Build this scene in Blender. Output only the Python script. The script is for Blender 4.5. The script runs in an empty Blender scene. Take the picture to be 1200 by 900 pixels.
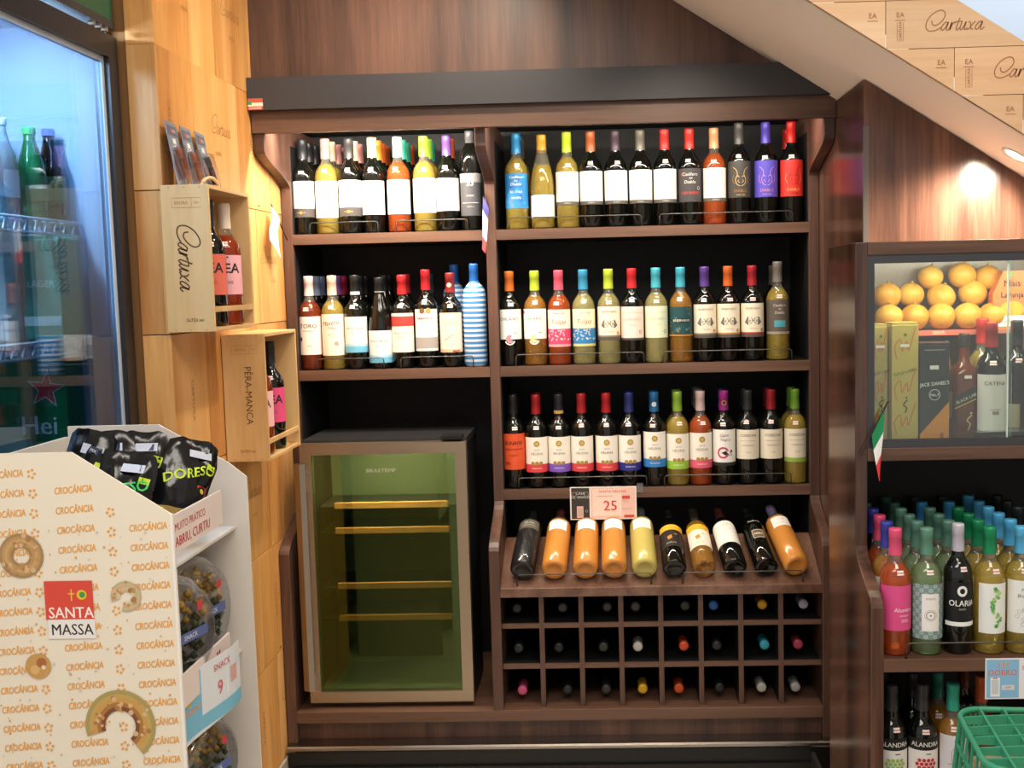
import bpy, bmesh, math, random
from mathutils import Vector, Matrix, noise
random.seed(7)
R = math.radians
scene = bpy.context.scene
COL = scene.collection

# ---------------------------------------------------------------- camera
FPX, PPX, PPY, VX, VY, ROLL = 1300.0, 675.0, 450.0, 711.0, 331.0, 0.0238
_y = Vector(((VX-PPX)/FPX, -(VY-PPY)/FPX, -1)).normalized()
_a = Vector((math.cos(ROLL), math.sin(ROLL), 0)); _a -= _y*_a.dot(_y)
_x = _a.normalized(); _z = _x.cross(_y)
BAS = Matrix((_x, _y, _z))                      # rows: world axes seen from the camera
EYE = Vector((0, 0, 1.55))
cd = bpy.data.cameras.new('camera'); cam = bpy.data.objects.new('camera', cd); COL.objects.link(cam)
cam.matrix_world = Matrix.Translation(EYE) @ BAS.to_4x4()
cd.sensor_width = 36; cd.sensor_fit = 'HORIZONTAL'
cd.lens = FPX/1200*36; cd.shift_x = -75/1200; cd.clip_start = .05
scene.camera = cam
def at(px, py, Y):
    d = BAS @ Vector(((px-PPX)/FPX, -(py-PPY)/FPX, -1)); return EYE + d*(Y/d.y)
def atX(px, py, X):
    d = BAS @ Vector(((px-PPX)/FPX, -(py-PPY)/FPX, -1)); return EYE + d*(X/d.x)

# ---------------------------------------------------------------- world, exposure, big lights
vs = scene.view_settings
vs.view_transform = 'Standard'; vs.look = 'None'; vs.gamma = 1; vs.use_curve_mapping = False
vs.exposure = 0.25
w = bpy.data.worlds.new('shop_daylight'); scene.world = w; w.use_nodes = True
w.node_tree.nodes['Background'].inputs[0].default_value = (1, .95, .90, 1)
w.node_tree.nodes['Background'].inputs[1].default_value = .56
def area(name, loc, target, sx, sy, power, col=(1,1,1)):
    l = bpy.data.lights.new(name, 'AREA'); l.shape = 'RECTANGLE'; l.size = sx; l.size_y = sy
    l.energy = power; l.color = col
    o = bpy.data.objects.new(name, l); COL.objects.link(o); o.location = loc
    o.rotation_euler = (Vector(target)-Vector(loc)).to_track_quat('-Z', 'Y').to_euler()
    return o
area('ceiling_fill', (-.3, .7, 2.93), (-.3, .9, 0), 1.6, .9, 40, (1, .93, .85))  # unseen overhead lamps added as general fill
area('ceiling_fill', (.9, 1.2, 2.93), (.9, 1.5, 0), 1.0, .6, 26, (1, .93, .85))
area('upstairs_fill', (1.7, 3.5, 3.6), (1.7, 4.2, 2.4), .8, .5, 17, (.80, .90, 1))  # added bluish lamp that brightens the wall above the stair

# ---------------------------------------------------------------- materials
MATS = {}
def hexc(h):
    h = h.lstrip('#'); o = []
    for i in (0, 2, 4):
        v = int(h[i:i+2], 16)/255
        o.append(v/12.92 if v <= .04045 else ((v+.055)/1.055)**2.4)
    return (*o, 1)
def new_mat(name):
    m = bpy.data.materials.new(name); m.use_nodes = True
    return m, m.node_tree, m.node_tree.nodes['Principled BSDF']
def flat(h, rough=.5, metal=0., trans=0., emit=0., spec=.5, coat=0., ior=1.45):
    k = ('flat', h, rough, metal, trans, emit, spec, coat)
    if k in MATS: return MATS[k]
    m, nt, b = new_mat('paint_'+h.lstrip('#'))
    b.inputs['Base Color'].default_value = hexc(h); b.inputs['Roughness'].default_value = rough
    b.inputs['Metallic'].default_value = metal; b.inputs['Transmission Weight'].default_value = trans
    b.inputs['Specular IOR Level'].default_value = spec; b.inputs['Coat Weight'].default_value = coat
    b.inputs['IOR'].default_value = ior
    if emit:
        b.inputs['Emission Color'].default_value = hexc(h); b.inputs['Emission Strength'].default_value = emit
    # faint uneven tone so no surface is perfectly uniform
    n = nt.nodes.new('ShaderNodeTexNoise'); n.inputs['Scale'].default_value = 60
    mr = nt.nodes.new('ShaderNodeMapRange'); mr.inputs[3].default_value = max(.02, rough-.05); mr.inputs[4].default_value = min(1, rough+.07)
    nt.links.new(n.outputs['Fac'], mr.inputs[0]); nt.links.new(mr.outputs[0], b.inputs['Roughness'])
    MATS[k] = m; return m
def wood(name, cols, axis, scale=9, stretch=.06, rough=.38, vary=0., spec=.5, bump=.0):
    if name in MATS: return MATS[name]
    m, nt, b = new_mat(name); N = nt.nodes.new; L = nt.links.new
    tc = N('ShaderNodeTexCoord'); oi = N('ShaderNodeObjectInfo')
    add = N('ShaderNodeVectorMath'); add.operation = 'ADD'
    mul = N('ShaderNodeVectorMath'); mul.operation = 'SCALE'; mul.inputs['Scale'].default_value = 7.3 if vary else 0
    comb = N('ShaderNodeCombineXYZ')
    for i in range(3): L(oi.outputs['Random'], comb.inputs[i])
    L(comb.outputs[0], mul.inputs[0]); L(tc.outputs['Object'], add.inputs[0]); L(mul.outputs[0], add.inputs[1])
    mp = N('ShaderNodeMapping'); s = [1., 1., 1.]; s['xyz'.index(axis)] = stretch
    mp.inputs['Scale'].default_value = s; L(add.outputs[0], mp.inputs[0])
    n1 = N('ShaderNodeTexNoise'); n1.inputs['Scale'].default_value = scale; n1.inputs['Detail'].default_value = 5
    n1.inputs['Distortion'].default_value = .6; L(mp.outputs[0], n1.inputs['Vector'])
    n2 = N('ShaderNodeTexNoise'); n2.inputs['Scale'].default_value = scale*14; n2.inputs['Detail'].default_value = 3
    L(mp.outputs[0], n2.inputs['Vector'])
    mx = N('ShaderNodeMath'); mx.operation = 'MULTIPLY_ADD'; mx.inputs[1].default_value = .28; L(n2.outputs['Fac'], mx.inputs[0]); L(n1.outputs['Fac'], mx.inputs[2])
    cr = N('ShaderNodeValToRGB'); e = cr.color_ramp.elements
    e[0].position = .42; e[0].color = hexc(cols[0]); e[1].position = .86; e[1].color = hexc(cols[-1])
    if len(cols) > 2: q = cr.color_ramp.elements.new(.62); q.color = hexc(cols[1])
    L(mx.outputs[0], cr.inputs[0])
    if vary:
        hs = N('ShaderNodeHueSaturation'); mr = N('ShaderNodeMapRange'); mr.inputs[3].default_value = 1-vary; mr.inputs[4].default_value = 1+vary*.6
        L(oi.outputs['Random'], mr.inputs[0]); L(mr.outputs[0], hs.inputs['Value']); L(cr.outputs[0], hs.inputs['Color']); L(hs.outputs[0], b.inputs['Base Color'])
    else: L(cr.outputs[0], b.inputs['Base Color'])
    b.inputs['Roughness'].default_value = rough; b.inputs['Specular IOR Level'].default_value = spec
    bp = N('ShaderNodeBump'); bp.inputs['Strength'].default_value = .12; bp.inputs['Distance'].default_value = .001
    L(n2.outputs['Fac'], bp.inputs['Height']); L(bp.outputs[0], b.inputs['Normal'])
    MATS[name] = m; return m
WAL = ('#33211a', '#53392e', '#71503f')
walnut_v = wood('walnut_upright', WAL, 'z', 10, .05)
walnut_h = wood('walnut_level', ('#473023', '#614535', '#775746'), 'x', 10, .05, .42)
walnut_s = wood('walnut_gloss', WAL, 'z', 12, .05, .22)
PINE = ('#b9783c', '#d69a55', '#e8b373')
pine_z = wood('pine_upright', PINE, 'z', 7, .09, .5, .13)
pine_x = wood('pine_level', ('#cf9f74', '#e0b68b', '#ecc9a2'), 'x', 7, .07, .5, .1)
pine_box = wood('pine_case', ('#c0935c', '#d2a970', '#dcb984'), 'z', 6, .12, .5, .05)
slat_wood = wood('beech_slat', ('#c9804a', '#dd9a62', '#e8b07c'), 'x', 8, .08, .45)
black_board = flat('#0b0b0c', .6)
charcoal = flat('#2e2d2f', .55)
brown_ink = flat('#5a3a20', .7)
faint_ink = flat('#a87a48', .7)
white_wall = flat('#e9dccb', .8)
def brushed():
    m, nt, b = new_mat('brushed_steel'); N = nt.nodes.new; L = nt.links.new
    b.inputs['Metallic'].default_value = 1; b.inputs['Base Color'].default_value = hexc('#b5a48f'); b.inputs['Roughness'].default_value = .38
    tc = N('ShaderNodeTexCoord'); mp = N('ShaderNodeMapping'); mp.inputs['Scale'].default_value = (2, 2, 200)
    n = N('ShaderNodeTexNoise'); n.inputs['Scale'].default_value = 5
    L(tc.outputs['Object'], mp.inputs[0]); L(mp.outputs[0], n.inputs['Vector'])
    mr = N('ShaderNodeMapRange'); mr.inputs[3].default_value = .3; mr.inputs[4].default_value = .5; L(n.outputs[0], mr.inputs[0]); L(mr.outputs[0], b.inputs['Roughness'])
    return m
steel = brushed()
chrome = flat('#b9b3aa', .28, 1.)
wire_black = flat('#1c1b1b', .35, .6)
wire_white = flat('#c9d2d4', .4)
def pane(name, tint, gloss_tint, fac, rough=.02):
    m = bpy.data.materials.new(name); m.use_nodes = True; nt = m.node_tree; nt.nodes.clear(); N = nt.nodes.new; L = nt.links.new
    o = N('ShaderNodeOutputMaterial'); mix = N('ShaderNodeMixShader'); t = N('ShaderNodeBsdfTransparent'); g = N('ShaderNodeBsdfGlossy')
    t.inputs[0].default_value = hexc(tint); g.inputs[0].default_value = hexc(gloss_tint); g.inputs['Roughness'].default_value = rough
    lw = N('ShaderNodeLayerWeight'); lw.inputs[0].default_value = .35
    mr = N('ShaderNodeMapRange'); mr.inputs[3].default_value = fac; mr.inputs[4].default_value = min(1, fac+.5)
    L(lw.outputs['Fresnel'], mr.inputs[0]); L(mr.outputs[0], mix.inputs[0]); L(t.outputs[0], mix.inputs[1]); L(g.outputs[0], mix.inputs[2]); L(mix.outputs[0], o.inputs[0])
    return m
clear_pane = pane('clear_glass', '#f4faf6', '#ffffff', .04)
fridge_pane = pane('fridge_glass', '#c3d3e0', '#dfe8f5', .06)
cooler_pane = pane('green_tinted_glass', '#d8deb8', '#a9c48a', .12)
film = pane('clear_plastic', '#f2f4f6', '#ffffff', .12, .12)
def glass_mat(name, h, trans, rough=.04, spec=.6):
    m, nt, b = new_mat(name)
    b.inputs['Base Color'].default_value = hexc(h); b.inputs['Transmission Weight'].default_value = trans
    b.inputs['Roughness'].default_value = rough; b.inputs['IOR'].default_value = 1.3; b.inputs['Specular IOR Level'].default_value = spec
    b.inputs['Coat Weight'].default_value = .6; b.inputs['Coat Roughness'].default_value = .03
    lw = nt.nodes.new('ShaderNodeLayerWeight'); lw.inputs[0].default_value = .4
    mx = nt.nodes.new('ShaderNodeMixRGB'); mx.inputs[1].default_value = hexc(h)
    d = hexc(h); mx.inputs[2].default_value = (d[0]*.55, d[1]*.5, d[2]*.4, 1)
    nt.links.new(lw.outputs['Facing'], mx.inputs[0]); nt.links.new(mx.outputs[0], b.inputs['Base Color'])
    return m
GL = dict(dark=glass_mat('dark_bottle_glass', '#0e0f0c', 0.), white=glass_mat('white_wine_glass', '#ead066', .72),
          pale=glass_mat('pale_wine_glass', '#efe6a0', .74), rose=glass_mat('rose_wine_glass', '#f0743a', .7),
          deeprose=glass_mat('deep_rose_glass', '#cf5a30', .8), amber=glass_mat('amber_wine_glass', '#e8ac50', .72),
          peach=glass_mat('peach_wine_glass', '#f7a94f', .3, .15), lemon=glass_mat('lemon_wine_glass', '#ecdc7c', .3, .12), green=glass_mat('green_bottle_glass', '#b4d09a', .74),
          neck=glass_mat('clear_neck_glass', '#f2eedc', .92), texture=glass_mat('matt_black_glass', '#1d1d1f', 0., .3),
          whisky=glass_mat('whisky_glass', '#8a3d14', .5), beer=glass_mat('beer_green_glass', '#1f8a4a', .4), water=glass_mat('water_glass', '#b9d3d8', .6))
def striped():
    m, nt, b = new_mat('blue_white_stripes'); N = nt.nodes.new; L = nt.links.new
    tc = N('ShaderNodeTexCoord'); s = N('ShaderNodeSeparateXYZ'); L(tc.outputs['Object'], s.inputs[0])
    a = N('ShaderNodeMath'); a.operation = 'MULTIPLY'; a.inputs[1].default_value = 68; L(s.outputs[2], a.inputs[0])
    f = N('ShaderNodeMath'); f.operation = 'FRACT'; L(a.outputs[0], f.inputs[0])
    g = N('ShaderNodeMath'); g.operation = 'GREATER_THAN'; g.inputs[1].default_value = .48; L(f.outputs[0], g.inputs[0])
    mx = N('ShaderNodeMixRGB'); mx.inputs[1].default_value = hexc('#e6eef6'); mx.inputs[2].default_value = hexc('#3f8fd6'); L(g.outputs[0], mx.inputs[0])
    L(mx.outputs[0], b.inputs['Base Color']); b.inputs['Roughness'].default_value = .3
    return m
stripe_mat = striped()

# ---------------------------------------------------------------- mesh helpers
class MB:
    def __init__(s): s.v = []; s.f = []; s.m = []; s.cur = 0
    def mat(s, i): s.cur = i; return s
    def add(s, vs, fs):
        b = len(s.v); s.v += [tuple(p) for p in vs]
        for f in fs: s.f.append(tuple(b+i for i in f)); s.m.append(s.cur)
        return s
    def box(s, x0, x1, y0, y1, z0, z1):
        return s.add([(x0,y0,z0),(x1,y0,z0),(x1,y1,z0),(x0,y1,z0),(x0,y0,z1),(x1,y0,z1),(x1,y1,z1),(x0,y1,z1)],
                     [(0,3,2,1),(4,5,6,7),(0,1,5,4),(1,2,6,5),(2,3,7,6),(3,0,4,7)])
    def prism(s, poly, axis, a, b):
        n = len(poly)
        def P(p, t): return (t, p[0], p[1]) if axis == 'x' else ((p[0], t, p[1]) if axis == 'y' else (p[0], p[1], t))
        vs = [P(p, a) for p in poly]+[P(p, b) for p in poly]
        fs = [tuple(range(n))[::-1], tuple(range(n, 2*n))]+[(i, (i+1) % n, n+(i+1) % n, n+i) for i in range(n)]
        return s.add(vs, fs)
    def lathe(s, prof, seg=20, mats=None):
        vs = []; fs = []
        for r, z in prof:
            for k in range(seg):
                a = 2*math.pi*k/seg; vs.append((r*math.cos(a), r*math.sin(a), z))
        b = len(s.v); s.v += vs
        for j in range(len(prof)-1):
            for k in range(seg):
                k2 = (k+1) % seg
                s.f.append((b+j*seg+k, b+j*seg+k2, b+(j+1)*seg+k2, b+(j+1)*seg+k)); s.m.append(mats[j] if mats else s.cur)
        return s
    def tube(s, pts, r, seg=6, caps=True):
        pts = [Vector(p) for p in pts]; n = len(pts); rings = []
        for i, p in enumerate(pts):
            t = (pts[min(i+1, n-1)]-pts[max(i-1, 0)]).normalized()
            up = Vector((0, 0, 1)) if abs(t.z) < .9 else Vector((1, 0, 0))
            u = t.cross(up).normalized(); q = t.cross(u)
            rings.append([p+(u*math.cos(2*math.pi*k/seg)+q*math.sin(2*math.pi*k/seg))*r for k in range(seg)])
        vs = [p for g in rings for p in g]
        fs = [(i*seg+k, i*seg+(k+1) % seg, (i+1)*seg+(k+1) % seg, (i+1)*seg+k) for i in range(n-1) for k in range(seg)]
        if caps: fs += [tuple(range(seg))[::-1], tuple((n-1)*seg+k for k in range(seg))]
        return s.add(vs, fs)
    def mesh(s, name, mats, smooth=False):
        me = bpy.data.meshes.new(name); me.from_pydata(s.v, [], s.f)
        for m in (mats if isinstance(mats, (list, tuple)) else [mats]): me.materials.append(m)
        for p, i in zip(me.polygons, s.m): p.material_index = i; p.use_smooth = smooth
        bm = bmesh.new(); bm.from_mesh(me)
        bmesh.ops.remove_doubles(bm, verts=bm.verts, dist=1e-6) if smooth else None
        bmesh.ops.recalc_face_normals(bm, faces=bm.faces); bm.to_mesh(me); bm.free()
        return me
    def build(s, name, mats, parent=None, smooth=False, bevel=0):
        o = link(name, s.mesh(name, mats, smooth), parent)
        if bevel:
            b = o.modifiers.new('edge', 'BEVEL'); b.width = bevel; b.segments = 2; b.limit_method = 'ANGLE'
        return o
def link(name, me, parent=None):
    o = bpy.data.objects.new(name, me); COL.objects.link(o)
    if parent: o.parent = parent
    return o
def tag(o, label, cat, group=None, kind=None):
    if label: o['label'] = label
    if cat: o['category'] = cat
    if group: o['group'] = group
    if kind: o['kind'] = kind
    return o
def thing(name, label, cat, loc=(0,0,0), rot=(0,0,0), group=None):
    o = bpy.data.objects.new(name, None); COL.objects.link(o); o.empty_display_size = .05
    o.location = loc; o.rotation_euler = rot
    return tag(o, label, cat, group)
def struct(o): o['kind'] = 'structure'; return o
def bx(name, x0, x1, y0, y1, z0, z1, m, parent=None, bevel=0):
    """a box whose origin sits at its own centre of base, placed in the parent's space"""
    cx, cy = (x0+x1)/2, (y0+y1)/2
    o = MB().box(x0-cx, x1-cx, y0-cy, y1-cy, 0, z1-z0).build(name, m, parent, bevel=bevel)
    o.location = (cx, cy, z0); return o
def catmull(pts, n=6):
    o = []; P = [pts[0]]+list(pts)+[pts[-1]]
    for i in range(1, len(P)-2):
        for k in range(n):
            t = k/n; a, b, c, d = P[i-1], P[i], P[i+1], P[i+2]
            o.append(tuple(.5*(2*b[j]+(c[j]-a[j])*t+(2*a[j]-5*b[j]+4*c[j]-d[j])*t*t+(3*b[j]-a[j]-3*c[j]+d[j])*t**3) for j in range(len(b))))
    o.append(tuple(pts[-1])); return o
def clip_poly(poly, a, b, c):       # keep a*x + b*y <= c
    out = []
    for i in range(len(poly)):
        p, q = poly[i], poly[(i+1) % len(poly)]; dp, dq = a*p[0]+b*p[1]-c, a*q[0]+b*q[1]-c
        if dp <= 0: out.append(p)
        if dp*dq < 0: t = dp/(dp-dq); out.append((p[0]+(q[0]-p[0])*t, p[1]+(q[1]-p[1])*t))
    return out

# ---------------------------------------------------------------- print: lettering and marks laid on a surface
TXT = {}
def text_mesh(s, bold):
    k = (s, bold)
    if k not in TXT:
        c = bpy.data.curves.new('t', 'FONT'); c.body = s; c.size = 1; c.align_x = 'CENTER'; c.resolution_u = 2; c.fill_mode = 'FRONT'; c.offset = bold
        o = bpy.data.objects.new('t', c); me = bpy.data.meshes.new_from_object(o)
        TXT[k] = ([(v.co.x, v.co.y) for v in me.vertices], [tuple(p.vertices) for p in me.polygons])
        bpy.data.objects.remove(o); bpy.data.curves.remove(c); bpy.data.meshes.remove(me)
    return TXT[k]
class Print:
    """2-D shapes in (u, v) metres; mapper turns (u, v, lift) into a 3-D point"""
    def __init__(s): s.items = []; s.n = 0
    def _add(s, vs, fs, col): s.items.append((vs, fs, col, s.n)); s.n += 1; return s
    def rect(s, u0, u1, v0, v1, col, nu=1):
        vs = []; fs = []
        for i in range(nu+1):
            u = u0+(u1-u0)*i/nu; vs += [(u, v0), (u, v1)]
        for i in range(nu): fs.append((2*i, 2*i+2, 2*i+3, 2*i+1))
        return s._add(vs, fs, col)
    def poly(s, pts, col): return s._add(list(pts), [tuple(range(len(pts)))], col)
    def disc(s, u, v, r, col, n=14, ry=None):
        ry = ry or r; return s.poly([(u+r*math.cos(2*math.pi*k/n), v+ry*math.sin(2*math.pi*k/n)) for k in range(n)], col)
    def ring(s, u, v, r0, r1, col, n=20, a0=0, a1=360, ys=1):
        vs = []; m = n+1
        for k in range(m):
            a = R(a0+(a1-a0)*k/n); vs += [(u+r0*math.cos(a), v+r0*ys*math.sin(a)), (u+r1*math.cos(a), v+r1*ys*math.sin(a))]
        return s._add(vs, [(2*k, 2*k+1, 2*k+3, 2*k+2) for k in range(n)], col)
    def stroke(s, pts, w, col):
        vs = []; n = len(pts)
        for i, p in enumerate(pts):
            a = Vector(pts[min(i+1, n-1)])-Vector(pts[max(i-1, 0)]); a = a.normalized() if a.length else Vector((1, 0)); nrm = Vector((-a.y, a.x))*w/2
            vs += [(p[0]+nrm.x, p[1]+nrm.y), (p[0]-nrm.x, p[1]-nrm.y)]
        return s._add(vs, [(2*i, 2*i+1, 2*i+3, 2*i+2) for i in range(n-1)], col)
    def text(s, t, u, v, size, col, rot=0, sx=1., shear=0., bold=.012):
        if bold > .015: s.text(t, u+.022*size*math.cos(R(rot)), v+.022*size*math.sin(R(rot)), size, col, rot, sx, shear, 0)
        if bold > .04: s.text(t, u-.022*size*math.cos(R(rot)), v-.022*size*math.sin(R(rot))+.02*size, size, col, rot, sx, shear, 0); s.text(t, u, v-.02*size, size, col, rot, sx, shear, 0)
        bold = 0
        vs, fs = text_mesh(t, bold); c, q = math.cos(R(rot)), math.sin(R(rot)); o = []
        for x, y in vs:
            y -= .35; X = (x*sx+shear*y)*size; Y = y*size; o.append((u+X*c-Y*q, v+X*q+Y*c))
        return s._add(o, fs, col)
    def build(s, name, mapper, parent=None, lift=.0004):
        if not s.items: return None
        mb = MB(); cols = []; 
        for vs, fs, col, k in s.items:
            m = col if not isinstance(col, str) else flat(col, .55)
            if m not in cols: cols.append(m)
            mb.mat(cols.index(m)); mb.add([mapper(u, v, lift+min(.00005, .0012/max(1, s.n))*k) for u, v in vs], fs)
        me = bpy.data.meshes.new(name); me.from_pydata(mb.v, [], mb.f)
        for m in cols: me.materials.append(m)
        for p, i in zip(me.polygons, mb.m): p.material_index = i
        return link(name, me, parent)
def planar(o, ux, vx):
    o, ux, vx = Vector(o), Vector(ux), Vector(vx); n = ux.cross(vx).normalized()
    return lambda u, v, l: o+ux*u+vx*v+n*l
CART = None
def cartuxa(pr, u, v, size, col, rot=0, w=.035):
    """hand-drawn script word, height about `size` for its capital"""
    S = [catmull([(.27,.52),(.33,.33),(.52,.28),(.78,.48),(.90,.75),(.80,.97),(.55,1.0),(.22,.80),(.02,.45),(.06,.12),(.28,0),(.55,.04),(.80,.18)]),
         catmull([(1.10,.38),(.98,.42),(.84,.25),(.80,.08),(.90,.03),(1.02,.18),(1.12,.42),(1.06,.10),(1.12,.02),(1.22,.12)]),
         catmull([(1.22,.12),(1.30,.42),(1.27,.30),(1.24,.04),(1.34,.32),(1.44,.42),(1.48,.34)]),
         catmull([(1.66,.62),(1.56,.20),(1.55,.05),(1.62,.03),(1.72,.14)]), [(1.48,.42),(1.80,.45)],
         catmull([(1.80,.42),(1.74,.15),(1.78,.03),(1.88,.12),(2.0,.42),(1.95,.12),(2.0,.03),(2.1,.12)]),
         catmull([(2.12,.42),(2.22,.36),(2.28,.10),(2.40,.04)]), catmull([(2.46,.42),(2.34,.30),(2.20,.08),(2.08,.03)]),
         catmull([(2.80,.38),(2.68,.42),(2.54,.25),(2.50,.08),(2.60,.03),(2.72,.18),(2.82,.42),(2.76,.10),(2.82,.02),(2.95,.14)])]
    c, q = math.cos(R(rot)), math.sin(R(rot))
    for st in S:
        pts = [(((x-1.45)+.15*(y-.5))*size, (y-.45)*size) for x, y in st]
        pr.stroke([(u+x*c-y*q, v+x*q+y*c) for x, y in pts], w*size*1.6, col)
# ---------------------------------------------------------------- the room
XL, XR = -1.02, .664                          # left wall face, side of the under-stair wall
SL = .64
def soff(x): return 2.053-SL*(x-.664)         # underside of the stair
floor_mat = flat('#cdc3b6', .35)
struct(bx('floor', -3.2, 3.2, -3.2, 4.3, -.05, 0, floor_mat))
struct(bx('ceiling', -3.2, 3.2, -1.2, 2.55, 3.0, 3.05, flat('#e8e2d8', .8)))
struct(bx('wall_back', -3.2, 3.2, 4.2, 4.3, 0, 4.4, flat('#dbe8f7', .8)))
struct(bx('wall_right', 3.0, 3.1, -1.2, 4.2, 0, 4.4, flat('#d9cfc2', .8)))
# upper wood panel over the canopy, cut by the stair
struct(MB().prism([(-1.02, 2.10), (.66, 2.10), (-1.02, 3.16)], 'y', 3.265, 3.30).build('wall_upper', walnut_v))
# under-stair wall on the right: its side faces the wine shelf, its front faces the room
ws = struct(MB().prism([(XR+.012, 1.634), (1.318, 1.634), (XR+.012, soff(XR)-.01)], 'y', 2.915, 3.28).build('wall_understair', walnut_v))
MB().prism([(XR, 1.634), (1.318, 1.634), (XR, soff(XR)-.004)], 'y', 2.90, 2.914).build('front_panel', walnut_s, ws)
MB().prism([(2.914, 1.634), (3.062, 1.634), (3.062, 0), (3.87, .0), (3.87, soff(XR)-.004), (2.914, soff(XR)-.004)], 'x', XR, XR+.011).build('side_panel', walnut_s, ws)
bx('corner_strip', XR-.002, XR+.012, 2.896, 2.90, 1.61, 1.93, flat('#635b56', .35, .3), ws)
# stair: white soffit slab and the string clad with wine-case boards
x0, x1 = -1.25, 1.7
st = struct(MB().prism([(x0, soff(x0)), (x1, soff(x1)), (x1, soff(x1)+.03), (x0, soff(x0)+.03)], 'y', 2.60, 3.255).build('ceiling_stair_soffit', flat('#f2ebe0', .75)))
SH = .205
string = struct(MB().prism([(x0, soff(x0)+.002), (x1, soff(x1)+.002), (x1, soff(x1)+SH), (x0, soff(x0)+SH)], 'y', 2.612, 2.66).build('wall_stair_string', flat('#b08a62', .7)))
rows = [1.53+.1075*i for i in range(14)]       # board joints, 2.058 and 1.951 among them
k0 = 2.062; bh = .108
for j in range(-6, 8):
    z0 = k0+j*bh; z1 = z0+bh
    off = {0: .125, -1: .28, 1: .21, -2: .091}.get(j, (j*.131) % .345)
    for i in range(-5, 5):
        a = .52+off+i*.345-.345; b = a+.345
        if b < -.6 or a > 1.3: continue
        poly = [(a+.0008, z0+.0008), (b-.0008, z0+.0008), (b-.0008, z1-.0008), (a+.0008, z1-.0008)]
        poly = clip_poly(poly, -SL, -1, -(soff(0)))          # above the soffit line
        if len(poly) > 2: poly = clip_poly(poly, SL, 1, soff(0)+SH)
        if len(poly) < 3: continue
        cx, cz = (a+b)/2, (z0+z1)/2
        p = MB().prism([(u-cx, v-cz) for u, v in poly], 'y', -.006, .006).build('plank', pine_x, string)
        p.location = (cx, 2.606-random.uniform(0, .0015), cz)
        pr = Print(); cartuxa(pr, -.016, .004, .045, flat('#9a6a4a', .7))
        pr2 = Print()
        def inside(u, v): return v > soff(u)+.004 and v < soff(u)+SH-.004
        keep = [it for it in pr.items if all(inside(cx+x, cz+y) for x, y in it[0])]
        pr.items = keep
        for (du) in (-.140, .143):
            pr.text('EA', du, .022, .016, flat('#9a6a4a', .7)); pr.stroke([(du-.012, .010), (du+.012, .010)], .0012, flat('#9a6a4a', .7))
            pr.text('CARTUXA', du, -.014, .009, flat('#9a6a4a', .7), rot=90)
            pr.stroke([(du-.007, .005), (du-.007, -.036), (du+.007, -.036), (du+.007, .005)], .0009, flat('#9a6a4a', .7))
        pr.items = [it for it in pr.items if all(inside(cx+x, cz+y) for x, y in it[0])]
        pr.build('engraving', planar((0, -.006, 0), (1, 0, 0), (0, 0, 1)), p)
# downlight recessed in the soffit
def downlight(x, y, power, aim, label, visible=True, size=58, blend=.7):
    z = soff(x); t = thing('downlight', label, 'lamp', (x, y, z), (0, math.atan(SL), 0), 'downlights in the stair soffit')
    MB().lathe([(.026, -.003), (.036, -.004), (.036, .0), (.026, .0)], 24).build('trim_ring', flat('#f2efe8', .4), t, True)
    MB().lathe([(0, .0), (.026, .0), (.026, .002), (0, .002)], 24).build('lens', flat('#fff3dc', .4, emit=14), t)
    l = bpy.data.lights.new('downlight_beam', 'SPOT'); l.energy = power; l.spot_size = R(size); l.spot_blend = blend; l.color = (1, .86, .68); l.shadow_soft_size = .035
    o = bpy.data.objects.new('downlight_beam', l); COL.objects.link(o)
    o.location = (x, y, z-.02)
    o.rotation_euler = (Vector(aim)-Vector(o.location)).to_track_quat('-Z', 'Y').to_euler()
NRM = Vector((-math.sin(math.atan(SL)), 0, -math.cos(math.atan(SL))))
downlight(1.003, 2.774, 50, (.90, 2.90, 1.60), 'lit round downlight in the white stair soffit', size=118, blend=.9)
downlight(.22, 2.70, 22, (.20, 3.50, 1.0), 'second round downlight up the stair soffit', size=90, blend=.9)
downlight(-.25, 2.70, 48, (-.72, 3.30, 1.40), 'third round downlight up the stair soffit', size=105, blend=.9)
downlight(-.62, 2.68, 22, (-1.02, 2.95, 1.3), 'topmost round downlight of the stair soffit near the ceiling', size=110)

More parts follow.
